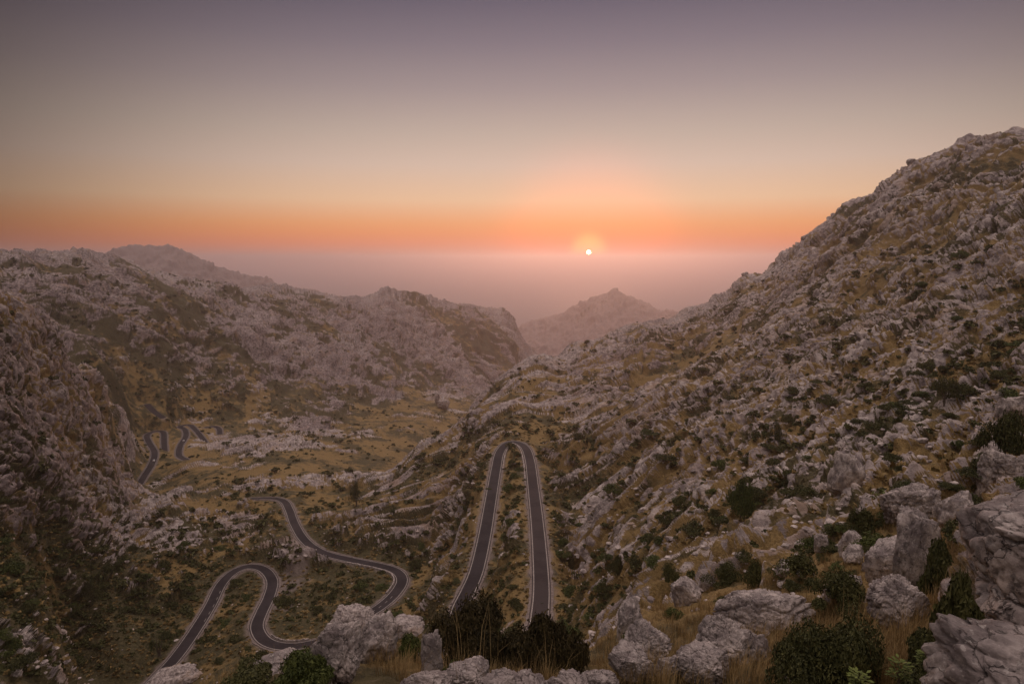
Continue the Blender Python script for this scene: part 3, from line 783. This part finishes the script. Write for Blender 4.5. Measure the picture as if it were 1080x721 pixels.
def big_shrub(px0,py0,px1,py1,label,seed,mat,nleaf=5000,leafm=.05,dist=None,lumps=15,group=None):
    pc = (px0+px1)/2; hp = hit(pc, py1-2)
    if dist is not None or hp is None:
        th,t = ray(pc,py1); hp = (math.sin(th)*dist, math.cos(th)*dist, t*dist, dist)
    x,y,z,r = hp[:4]
    m_px = math.hypot(r,z)*math.cos(math.atan((py1-360.5)/FPX))/FPX*math.cos(math.atan((pc-540)/FPX))
    w = (px1-px0)*m_px/2*1.05; h = (py1-py0)*m_px*1.0
    root = link('shrub', None, None, None, (x,y,z+ZC-.05), random.uniform(0,6))
    tag(root, label, 'bush', group)
    v,f,tone = shrub_mesh(seed, int(nleaf*1.8), leafm*.55/w, lumps)
    v = v*np.array([w,w,1]); v[:,2] = v[:,2]/np.percentile(v[:,2],97)*h*.95
    me = mesh_np('foliage', v, f, False, {'tone':tone}); link('foliage', me, mat, root)
    sv_,sf_ = stem_mesh(seed+5, h*.8, max(.02,w*.03), 5); link('stem', mesh_np('stem', sv_, sf_), M_BARK, root)
    return root
for a in [
 (456,650,566,712,'broad dark brownish bush on the ledge before the hairpin',60,M_LEAFD,26000,.06),
 (544,656,612,714,'smaller dark round bush touching the broad one on its right',61,M_LEAFD,16000,.06),
 (806,656,944,730,'wide low dark green bush at the bottom edge among pale rocks',62,M_LEAF,16000,.045),
 (925,668,1015,728,'spreading dark green bush near the bottom right corner',63,M_LEAF,11000,.045),
 (962,572,1012,632,'upright dark shrub beside the cleft rock',64,M_LEAF,6000,.06),
 (975,612,1040,690,'tall dark shrub in the shade of the overhanging boulder',65,M_LEAF,8000,.05),
 (288,692,352,722,'low green bush in front of the fissured boulder',66,M_LEAFG,6000,.05),
 (228,704,300,724,'low olive bush at the bottom edge left of the rocks',67,M_LEAF,5000,.05),
 (352,664,378,682,'small dark shrub growing on top of the fissured boulder',68,M_LEAF,2500,.05),
 (416,674,452,694,'green shrub between the rounded boulder and the dark bush',69,M_LEAFG,3500,.05),
 (464,700,500,724,'bright green low shrub below the left end of the dark bush',70,M_LEAFG,3000,.05),
 (652,668,682,690,'small green shrub nestled in the sloping outcrop',71,M_LEAFG,2500,.05),
 (850,612,922,648,'dark green low bush behind the wide green one',72,M_LEAF,5000,.06),
 (740,596,790,620,'green bush at the rim behind the slanting pale rock',73,M_LEAF,4000,.07),
 (784,594,816,620,'dark green bush right of the rim bush',74,M_LEAF,3500,.07),
 (692,600,718,618,'round dark bush at the rim above the dry grass',75,M_LEAF,2500,.08),
 (762,510,800,548,'conspicuous round green bush on the middle of the right slope',76,M_LEAFG,4000,.16),
 (1032,440,1085,484,'large dark bush near the right edge of the slope',77,M_LEAF,4000,.12),
 (975,402,1016,432,'dark bush on the upper right slope below bare rock',78,M_LEAF,2500,.16),
 (1040,530,1075,552,'low shrub above the overhanging boulder',79,M_LEAF,2500,.08),
 (890,540,930,566,'dark shrub among tan grass above the rounded stones',80,M_LEAF,2500,.1),
 (806,448,830,470,'grey-green round shrub high on the middle slope',81,M_LEAF,2000,.16),
 (642,592,664,612,'dark shrub just right of the hairpin lower leg',82,M_LEAF,2000,.2),
 (366,508,386,536,'tall dark shrub above the valley bend',83,M_LEAF,2000,.2),
 (80,606,116,640,'dark round bush alone on the lower left slope',84,M_LEAF,2500,.2),
 (140,668,196,694,'olive bush overlapping the looping road near the bottom',85,M_LEAFG,3000,.12),
]: big_shrub(*a)
# leafy yellow-green sprigs, bottom right
def sprig(px,py,dist,h,label,seed):
    th,t = ray(px,py); x,y,z = math.sin(th)*dist, math.cos(th)*dist, t*dist
    root = link('leafy_plant', None, None, None, (x,y,z+ZC), 0); tag(root, label, 'plant')
    r = np.random.default_rng(seed); vs=[]; tn=[]
    sv_,sf_ = stem_mesh(seed, h, .006, 6); link('stem', mesh_np('stem', sv_, sf_), M_BARK, root)
    for s in range(150):
        u = r.uniform(.3,1); a = r.uniform(0,6.28); q = r.uniform(0,.35)*h
        p = np.array([math.cos(a)*q, math.sin(a)*q, h*u]); d = np.array([math.cos(a),math.sin(a),r.uniform(-.2,.7)]); d /= np.linalg.norm(d)
        sd = np.cross(d,[0,0,1]); sd /= np.linalg.norm(sd); l = r.uniform(.03,.06)
        vs += [p, p+d*l*.5+sd*l*.28, p+d*l, p+d*l*.5-sd*l*.28]; tn += [r.uniform(0,1)]*4
    link('foliage', mesh_np('foliage', vs, np.arange(len(vs)).reshape(-1,4), False, {'tone':tn}), M_LEAFY, root)
sprig(948,722,6.5,.22,'bright yellow-green leafy sprig in front of the bottom right bush',90)
sprig(976,706,7.2,.18,'smaller yellow-green sprig behind the bright one',91)
sprig(905,732,6.3,.2,'yellow-green sprig at the bottom edge in front of the wide bush',92)
# dry stalks before the dark bush
def stalk(px,py0,py1,label,lean):
    hp = hit(px,py1)
    if hp is None: return
    x,y,z,r = hp[:4]; h = (py1-py0)*math.hypot(r,z)/FPX/.9; th = math.atan2(x,y)
    pts = [np.array([lean*h*u*u, 0, h*u]) for u in np.linspace(0,1,7)]; vs=[]; fs=[]
    for j,pn in enumerate(pts):
        rr_ = .016*(1-.6*j/6)
        for q in range(5): vs.append(pn+np.array([math.cos(q/5*6.283)*rr_, math.sin(q/5*6.283)*rr_,0]))
    for j in range(6):
        for q in range(5): fs.append((j*5+q,j*5+(q+1)%5,j*5+5+(q+1)%5,j*5+5+q))
    o = link('dry_stalk', mesh_np('dry_stalk', vs, fs), plain('bleached_stalk',(.42,.33,.2)), None, (x-math.sin(th)*.9,y-math.cos(th)*.9,z+ZC), -th)
    tag(o, label, 'stalk')
stalk(516,672,706,'tall pale dry stalk standing before the broad dark bush',.08)
stalk(513,682,708,'shorter dry stalk left of the tall pale one',-.1)
stalk(566,688,706,'bent dry stalk before the smaller dark bush',.25)

# countable shrubs of the slopes: one of each kind, then copies
PROTO = []
for k in range(6):
    v,f,tone = shrub_mesh(500+k, 1900, .055, 8, .8); v[:,2] = v[:,2]/v[:,2].max()*.95
    me = mesh_np('shrub', v, f, False, {'tone':tone}); me.materials.append(M_LEAF if k < 4 else M_LEAFG); PROTO.append(me)
SLAB = {0:('low green shrub rooted in the dry grass of the ledge','shrubs on the ledge'),1:('dark green shrub dotting the pale rock of the right mountain','shrubs on the right mountain'),
        2:('dark shrub growing on the valley floor beside the winding roads','shrubs on the valley floor'),3:('dark shrub clinging to the rocky slope at the left edge','shrubs on the left slope'),
        4:('dark shrub speck on the hazy hill across the valley','shrubs on the far hill')}
cand = []
for _ in range(15000):
    px = RNG.uniform(-5,1085); py = RNG.uniform(262,712)
    hp = hit(px,py)
    if hp is None or hp[3] < 26 or hp[3] > 1500 or hp[5] < 5.0 or hp[6] > 4: continue
    x,y,z,r,rk,rd,rg = hp
    if r > 150 and skyline(px, py): continue
    if rk > .8 and RNG.uniform() < .72: continue
    if r < 150 and RNG.uniform() > .55*(r/150)**1.2: continue
    if gn2(np.array([x/60.]),np.array([y/60.]),611)[0] < -.1 and RNG.uniform() < .7: continue
    if any((x-b[0])**2+(y-b[1])**2 < b[2]**2 for b in BOULD): continue
    s = RNG.lognormal(-.05,.5)*(.7 if r < 80 else 1.35)*(1.2 if r > 300 else 1)*(1.3 if r > 700 else 1)
    s = min(s, 4.2)
    cand.append((s/r, x,y,z,r,rg,s))
for (px,py,w) in [(545,479,13),(541,488,11),(549,494,14),(543,501,13),(553,505,9),(538,517,18),(545,527,12),(535,540,12),(537,552,20),(531,565,18),(540,548,10),(500,525,12),(515,515,10),(497,505,10),(590,545,18),(610,552,12),(575,530,8),(573,636,7)]:
    hp = hit(px,py+2)
    if hp: cand.append((1, *hp[:4], 1, w/2*math.hypot(hp[3],hp[2])/FPX))
cand.sort(key=lambda c:-c[0])
first = {}
for c in cand[:270]:
    _,x,y,z,r,rg,s = c
    k = random.randrange(6)
    if k not in first:
        o = link('shrub', PROTO[k], None); first[k] = o
    else:
        o = first[k].copy(); COL.objects.link(o)
    o.location = (x,y,z+ZC-.12*s); o.rotation_euler = (0,0,random.uniform(0,6.28)); o.scale = (s,s*random.uniform(.8,1.2),s*random.uniform(.5,1.15))
    tag(o, SLAB[rg][0], 'bush', SLAB[rg][1])
vs=[]; fs=[]; ts=[]; k=0
LOW = [shrub_mesh(700+q, 70, .3, 5, .8) for q in range(6)]
for c in cand[270:]:
    _,x,y,z,r,rg,s = c; v,f,t = LOW[random.randrange(6)]; a = random.uniform(0,6.28); ca_,sa_ = math.cos(a)*s, math.sin(a)*s
    w = np.stack([v[:,0]*ca_-v[:,1]*sa_+x, v[:,0]*sa_+v[:,1]*ca_+y, v[:,2]*s+z+ZC-.1*s],1); vs.append(w); fs.append(f+k); ts.append(np.clip(t+random.uniform(-.15,.15),0,1)); k += len(v)
o = link('distant_shrubbery', mesh_np('distant_shrubbery', np.vstack(vs), np.vstack(fs), False, {'tone':np.concatenate(ts)}), M_LEAF)
tag(o, 'countless small dark shrubs scattered over the far slopes', 'shrubbery', None, 'stuff')

# ------------------------------------------------------------------ grass: dry blades near by, tussocks on the slopes
def scatter(n, rmin, rmax, y0, y1, test):
    out = []
    for _ in range(n):
        hp = hit(RNG.uniform(-10,1090), RNG.uniform(y0,y1))
        if hp is None or not (rmin < hp[3] < rmax) or hp[5] < 3.6: continue
        if test(hp): out.append(hp)
    return out
def blades(pts, nb, hgt, wid, spread, name, label, mat, droop=.5):
    r = RNG; N = len(pts); P_ = np.array([(p[0],p[1],p[2],p[3]) for p in pts]); sz = r.lognormal(0,.3,N)*hgt
    Pb = np.repeat(P_, nb, 0); S = np.repeat(sz, nb); M = len(Pb)
    a = r.uniform(0,2*math.pi,M); q = np.sqrt(r.uniform(0,1,M))*spread*S
    b0 = np.stack([Pb[:,0]+np.cos(a)*q, Pb[:,1]+np.sin(a)*q, Pb[:,2]+ZC-.04],1)
    az = a+r.normal(0,.7,M); ln = S*r.uniform(.5,1.15,M); dr = droop*r.uniform(.2,1.2,M)
    dirh = np.stack([np.cos(az),np.sin(az),np.zeros(M)],1); up = np.array([0,0,1.])
    mid = b0+dirh*(ln*dr*.3)[:,None]+up*(ln*.6)[:,None]; tip = b0+dirh*(ln*dr*.9)[:,None]+up*(ln*(1-.25*dr))[:,None]
    sd = np.stack([-np.sin(az+.6),np.cos(az+.6),np.zeros(M)],1)*(wid*np.maximum(1,Pb[:,3]/18))[:,None]
    v = np.stack([b0-sd,b0+sd,mid+sd*.75,mid-sd*.75,tip],1).reshape(-1,3)
    i = np.arange(M)*5
    f = np.vstack([np.stack([i,i+1,i+2,i+3],1), np.stack([i+3,i+2,i+4,i+4],1)])
    tri = np.stack([i+3,i+2,i+4],1)
    me = bpy.data.meshes.new(name)
    nf = M*2; loops = np.concatenate([np.stack([i,i+1,i+2,i+3],1).ravel(), tri.ravel()])
    me.vertices.add(len(v)); me.vertices.foreach_set('co', v.astype(np.float32).ravel())
    me.loops.add(len(loops)); me.loops.foreach_set('vertex_index', loops.astype(np.int32))
    me.polygons.add(nf); me.polygons.foreach_set('loop_start', np.concatenate([np.arange(M)*4, M*4+np.arange(M)*3]).astype(np.int32))
    tone = np.repeat(np.clip(np.repeat(r.uniform(.1,.9,N),nb)+r.normal(0,.18,M),0,1),5)
    at = me.attributes.new('tone','FLOAT','POINT'); at.data.foreach_set('value', tone.astype(np.float32))
    me.update(calc_edges=True)
    tag(link(name, me, mat), label, 'grass', None, 'stuff')
gtest = lambda hp: hp[4] < .6 and gn2(np.array([hp[0]/5.]),np.array([hp[1]/5.]),811)[0] > -.25
pts = scatter(6000, 5, 62, 520, 728, gtest)
blades(pts, 26, .46, .0042, .34, 'dry_grass', 'tan dry grass clumps between the boulders of the ledge', M_STRAW)
pts = scatter(16000, 62, 430, 330, 715, lambda hp: hp[4] < .75)
blades(pts, 7, .55, .045, .7, 'tussock_grass', 'yellow-brown grass tussocks covering the slopes', M_TUSS, .9)

# loose stones
SV, SF = ICO[2]
STN = []
for k in range(8):
    r = np.random.default_rng(900+k); p = SV.copy()
    for q in range(7):
        nr2 = r.normal(size=3); nr2 /= np.linalg.norm(nr2); dd = r.uniform(.5,.85); p = p-nr2[None]*np.maximum(p@nr2-dd,0)[:,None]
    p = p*(1+r.normal(0,.07,len(p)))[:,None]
    STN.append(p*np.array([1,r.uniform(.6,1),r.uniform(.5,.8)]))
vs=[]; fs=[]; k=0
pts = scatter(5200, 24, 420, 330, 722, lambda hp: RNG.uniform() < .2+.6*hp[4])
for hp in pts:
    x,y,z,r = hp[:4]; s = min(RNG.lognormal(-1.35,.6)*(.3+min(r,260)/170), 1.3); p = STN[random.randrange(8)]; a = random.uniform(0,6.28)
    ca_,sa_ = math.cos(a)*s, math.sin(a)*s
    vs.append(np.stack([p[:,0]*ca_-p[:,1]*sa_+x, p[:,0]*sa_+p[:,1]*ca_+y, p[:,2]*s*.8+z+ZC-.12*s],1)); fs.append(SF+k); k += len(p)
m_st, nt, b = newmat('loose_limestone'); g = nt.nodes.new('ShaderNodeNewGeometry'); c_, a_, _c = rock_colour(nt, g.outputs['Position'], 1.5); nt.links.new(c_, b.inputs['Base Color'])
bump(nt, b, nz(nt, g.outputs['Position'], 6, 6), .6, .1)
o = link('scree', mesh_np('scree', np.vstack(vs), np.vstack(fs), False), m_st); tag(o, 'loose pale limestone rubble strewn over the slopes', 'rubble', None, 'stuff')

# rock pinnacle by the meadow
def pinnacle(px,py0,py1,wpx,label,seed):
    hp = hit(px,py1); x,y,z,r = hp[:4]; mp = r/FPX
    me = boulder_mesh(seed, wpx*mp/2, wpx*mp/2, (py1-py0)*mp*.6, 5, 1.2, .8); me.materials.append(M_ROCK)
    tag(link('rock_pinnacle', me, None, None, (x,y,z+ZC+(py1-py0)*mp*.35)), label, 'rock')
pinnacle(461,413,425,6,'slim rock pinnacle at the end of the meadow',71)
pinnacle(468,420,430,14,'squat pale rock beside the slim pinnacle',72)
# rock horns on the headland summit and the right ridge
for (px,py,wpx,hpx,sd,lab) in [(649,307,6,4,73,'jagged rock tip on the headland summit'),(786,291,7,8,74,'small rock knob on the ridge line near its foot'),(849,258,9,9,75,'pierced rock knob standing on the ridge skyline'),(962,172,9,7,76,'blunt rock knob high on the ridge skyline')]:
    th,t = ray(px,py); i = int(np.abs(ths-th).argmin()); k = int(np.argmax(np.where(R[i] > 300, ZF[i]/R[i], -9) if px > 700 else np.where(R[i]>3900, ZF[i]/R[i], -9)))
    r = R[i][k]; mp = r/FPX
    me = boulder_mesh(sd, wpx*mp/2, wpx*mp/2, hpx*mp*.6, 3, 1.4, .8); me.materials.append(M_ROCK)
    tag(link('rock_outcrop', me, None, None, (math.sin(th)*r, math.cos(th)*r, ZF[i][k]+ZC-hpx*mp*.32)), lab, 'rock')

# ------------------------------------------------------------------ two small cars on the far road
M_CARW = plain('white_car_paint', (.75,.74,.72), .3); M_GLASS = plain('dark_car_glass', (.02,.02,.025), .1); M_TYRE = plain('black_tyre', (.02,.02,.02), .9)
M_RED = plain('red_tail_lamp', (.5,.02,.02), .3); M_RIM = plain('grey_rim', (.4,.4,.42), .4); M_CARR = plain('silver_car_paint', (.55,.54,.54), .3)
def prism(prof, y0, y1, inset=0):
    n_ = len(prof); v = [(x,y0,z) for x,z in prof]+[(x,y1,z) for x,z in prof]; me = bpy.data.meshes.new('p')
    me.from_pydata(v, [], [tuple(range(n_))[::-1], tuple(range(n_,2*n_))]+[(i,(i+1)%n_,n_+(i+1)%n_,n_+i) for i in range(n_)]); me.update(); return me
def car(nm, idx, paint, label, lane):
    cl = ROADXYZ[nm]; c = cl[idx]; t = cl[min(idx+2,len(cl)-1)]-cl[max(idx-2,0)]; ang = math.atan2(t[1],t[0]); 
    root = link('car', None, None, None, (c[0]+math.sin(ang)*lane, c[1]-math.cos(ang)*lane, c[2]+ZC+.03), ang); root.rotation_euler = (0, -math.atan2(t[2], math.hypot(t[0],t[1])), ang)
    tag(root, label, 'car')
    body = prism([(-2.05,.35),(-2.1,.75),(-1.95,.98),(-1.2,1.02),(.75,.98),(1.75,.86),(2.08,.7),(2.1,.38),(1.9,.25),(-1.9,.25)], -.86, .86); link('body', body, paint, root)
    link('roof', prism([(-1.75,1.0),(-1.3,1.45),(.1,1.5),(.85,.99)], -.70, .70), paint, root)
    for s in (-1,1): link('side_window', prism([(-1.5,1.04),(-1.2,1.38),(.05,1.42),(.65,1.04)], s*.705, s*.715) if s > 0 else prism([(-1.5,1.04),(-1.2,1.38),(.05,1.42),(.65,1.04)], -.715, -.705), M_GLASS, root)
    link('windscreen', prism([(.22,1.44),(.24,1.45),(.88,1.0),(.84,1.0)], -.62, .62), M_GLASS, root)
    link('rear_window', prism([(-1.36,1.41),(-1.38,1.42),(-1.80,1.02),(-1.76,1.02)], -.62, .62), M_GLASS, root)
    for sx in (-1.3,1.3):
        for sy in (-1,1):
            w = [(math.cos(a)*.32, math.sin(a)*.32+.32) for a in np.linspace(0,2*math.pi,17)[:-1]]
            y0 = .70*sy; y1 = .89*sy
            wo = link('wheel', prism([(sx+a,z) for a,z in w], min(y0,y1), max(y0,y1)), M_TYRE, root)
            link('rim', prism([(sx+a*.6,(z-.32)*.6+.32) for a,z in w], min(y1,y1+.01*sy), max(y1,y1+.01*sy)), M_RIM, wo)
    for s in (-1,1):
        link('tail_light', prism([(-2.12,.72),(-2.12,.9),(-2.0,.95),(-2.0,.72)], s*.6-.18, s*.6+.18), M_RED, root)
        link('headlight', prism([(2.11,.58),(2.10,.72),(1.98,.78),(1.98,.58)], s*.6-.18, s*.6+.18), M_LINE, root)
car('far_bend', near_idx('far_bend',160,486,-202), M_CARW, 'tiny white car on the nearer of the two far hairpins', .9)
car('far_loop', near_idx('far_loop',193,465,-208), M_CARR, 'tiny silver car on the farther winding road', .9)

# ------------------------------------------------------------------ haze
hz, nt = bpy.data.materials.new('haze_air'), None
hz.use_nodes = True; nt = hz.node_tree; nt.nodes.clear(); out = nt.nodes.new('ShaderNodeOutputMaterial'); pv = nt.nodes.new('ShaderNodeVolumePrincipled')
pv.inputs['Color'].default_value = (.95,.83,.87,1); pv.inputs['Density'].default_value = HAZE = .00012; pv.inputs['Anisotropy'].default_value = .72
nt.links.new(pv.outputs[0], out.inputs['Volume'])
B = SEA+500; z0, z1 = -700.0, ZC+float(ZF[np.abs(TH) < 1.0].max())+12
hv = np.array([(sx*B,sy*B,z) for z in (z0,z1) for sy in (-1,1) for sx in (-1,1)])
hf = np.array([(0,2,3,1),(4,5,7,6),(0,1,5,4),(2,6,7,3),(0,4,6,2),(1,3,7,5)])
o = link('haze', mesh_np('haze', hv, hf, False), hz); tag(o, 'pale warm evening haze filling the valley and sea air', 'haze', None, 'stuff')

# ------------------------------------------------------------------ sky, sun, camera
SUN_TH, SUN_T = ray(621, 266)
w = bpy.data.worlds.new('World'); sc.world = w; w.use_nodes = True; nt = w.node_tree; nt.nodes.clear()
out = nt.nodes.new('ShaderNodeOutputWorld')
tc = nt.nodes.new('ShaderNodeTexCoord'); sep = nt.nodes.new('ShaderNodeSeparateXYZ'); nt.links.new(tc.outputs['Generated'], sep.inputs[0])
ramp = nt.nodes.new('ShaderNodeValToRGB'); 
def elz(py): return math.sin(math.atan(ray(540,py)[1]))
f0 = mth(nt, 'MULTIPLY', mth(nt, 'ADD', sep.outputs['Z'], .1), 1/.5)    # z -0.1..0.4
nt.links.new(f0, ramp.inputs[0])
stops = [(-.10,(.50,.28,.21)),(-.03,(.62,.30,.21)),(elz(276),(.66,.30,.22)),(elz(266),(.74,.27,.17)),(elz(256),(.84,.275,.13)),(elz(246),(.88,.32,.125)),(elz(236),(.88,.38,.16)),(elz(212),(.84,.53,.33)),
         (elz(175),(.68,.50,.40)),(elz(141),(.54,.42,.355)),(elz(94),(.37,.29,.285)),(elz(47),(.245,.195,.222)),(elz(0),(.155,.127,.165)),(.40,(.15,.13,.16))]
ramp.color_ramp.elements[0].position = 0; ramp.color_ramp.elements[1].position = 1
els = ramp.color_ramp.elements
for k,(z,c) in enumerate(stops):
    pos = min(max((z+.1)*2,0),1)
    e = els[0] if k == 0 else (els[1] if k == len(stops)-1 else els.new(pos)); e.position = pos if 0 < k < len(stops)-1 else e.position
    e.color = (*c,1)
sky = nt.nodes.new('ShaderNodeTexSky'); sky.sky_type = 'NISHITA'; sky.sun_disc = False
SUN_EL = math.radians(2.5); sky.sun_elevation = SUN_EL; sky.sun_rotation = SUN_TH; sky.altitude = 600; sky.dust_density = 3; sky.air_density = 1.5
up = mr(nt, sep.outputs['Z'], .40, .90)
bg1 = nt.nodes.new('ShaderNodeBackground'); bg2 = nt.nodes.new('ShaderNodeBackground'); add = nt.nodes.new('ShaderNodeAddShader')
# glow of the sun in the sky
sd = Vector((math.sin(SUN_TH), math.cos(SUN_TH), SUN_T)).normalized()
dt = nt.nodes.new('ShaderNodeVectorMath'); dt.operation = 'DOT_PRODUCT'; nt.links.new(tc.outputs['Generated'], dt.inputs[0]); dt.inputs[1].default_value = sd
dotv = dt.outputs['Value']
def glow(a0, col, s, pw=1.6):
    f = mr(nt, dotv, math.cos(math.radians(a0)), 1.0); f = mth(nt,'MULTIPLY',mth(nt,'POWER',f,pw),s)
    return mixc(nt, f, (0,0,0), col)
def addc(a,b): return mixc(nt, 1.0, a, b, 'ADD')
disc = mr(nt, dotv, math.cos(math.radians(.20)), math.cos(math.radians(.12)))
side = mth(nt,'ADD', mth(nt,'MULTIPLY', mth(nt,'POWER', mr(nt, dotv, .58, 1.0), 1.25), .82), .18)
sm = nt.nodes.new('ShaderNodeVectorMath'); sm.operation = 'SCALE'; nt.links.new(ramp.outputs[0], sm.inputs[0]); nt.links.new(side, sm.inputs['Scale'])
skycol = addc(sm.outputs[0], glow(14,(.26,.03,.0),1.0,5.0)); skycol = addc(skycol, glow(2.6,(.50,.30,.06),1.0,4.0))
DISC = mixc(nt, disc, (0,0,0), (1,.75,.33))
dm = nt.nodes.new('ShaderNodeVectorMath'); dm.operation = 'SCALE'; nt.links.new(DISC, dm.inputs[0]); dm.inputs['Scale'].default_value = 55
skycol = addc(skycol, dm.outputs[0])
# gradient near the horizon; unseen bright dome added overhead to light the land
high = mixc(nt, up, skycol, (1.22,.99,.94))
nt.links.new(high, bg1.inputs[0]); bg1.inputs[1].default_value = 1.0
nt.links.new(mixc(nt, up, (0,0,0), sky.outputs[0]), bg2.inputs[0]); bg2.inputs[1].default_value = .05
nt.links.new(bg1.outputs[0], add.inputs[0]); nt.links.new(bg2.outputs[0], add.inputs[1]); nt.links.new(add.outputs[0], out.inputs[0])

sl = bpy.data.lights.new('sun', 'SUN'); sl.energy = .5; sl.angle = math.radians(6); sl.color = (1,.50,.29)
so = bpy.data.objects.new('sun', sl); COL.objects.link(so)
dirv = Vector((math.sin(SUN_TH)*math.cos(SUN_EL*1.3), math.cos(SUN_TH)*math.cos(SUN_EL*1.3), math.sin(SUN_EL*1.3)))
so.rotation_euler = dirv.to_track_quat('Z','Y').to_euler()

cam = bpy.data.cameras.new('camera'); co = bpy.data.objects.new('camera', cam); COL.objects.link(co)
co.location = (0,0,ZC); co.rotation_euler = (math.pi/2-PITCH, 0, 0); cam.sensor_width = 36; cam.lens = 24.0; cam.clip_start = .1; cam.clip_end = 90000
sc.camera = co
sc.view_settings.view_transform = 'Standard'; sc.view_settings.look = 'None'; sc.view_settings.exposure = 0; sc.view_settings.gamma = 1
sc.cycles.use_denoising = True; sc.cycles.max_bounces = 6; sc.cycles.volume_bounces = 1; sc.cycles.diffuse_bounces = 3
sc.cycles.sample_clamp_indirect = 4
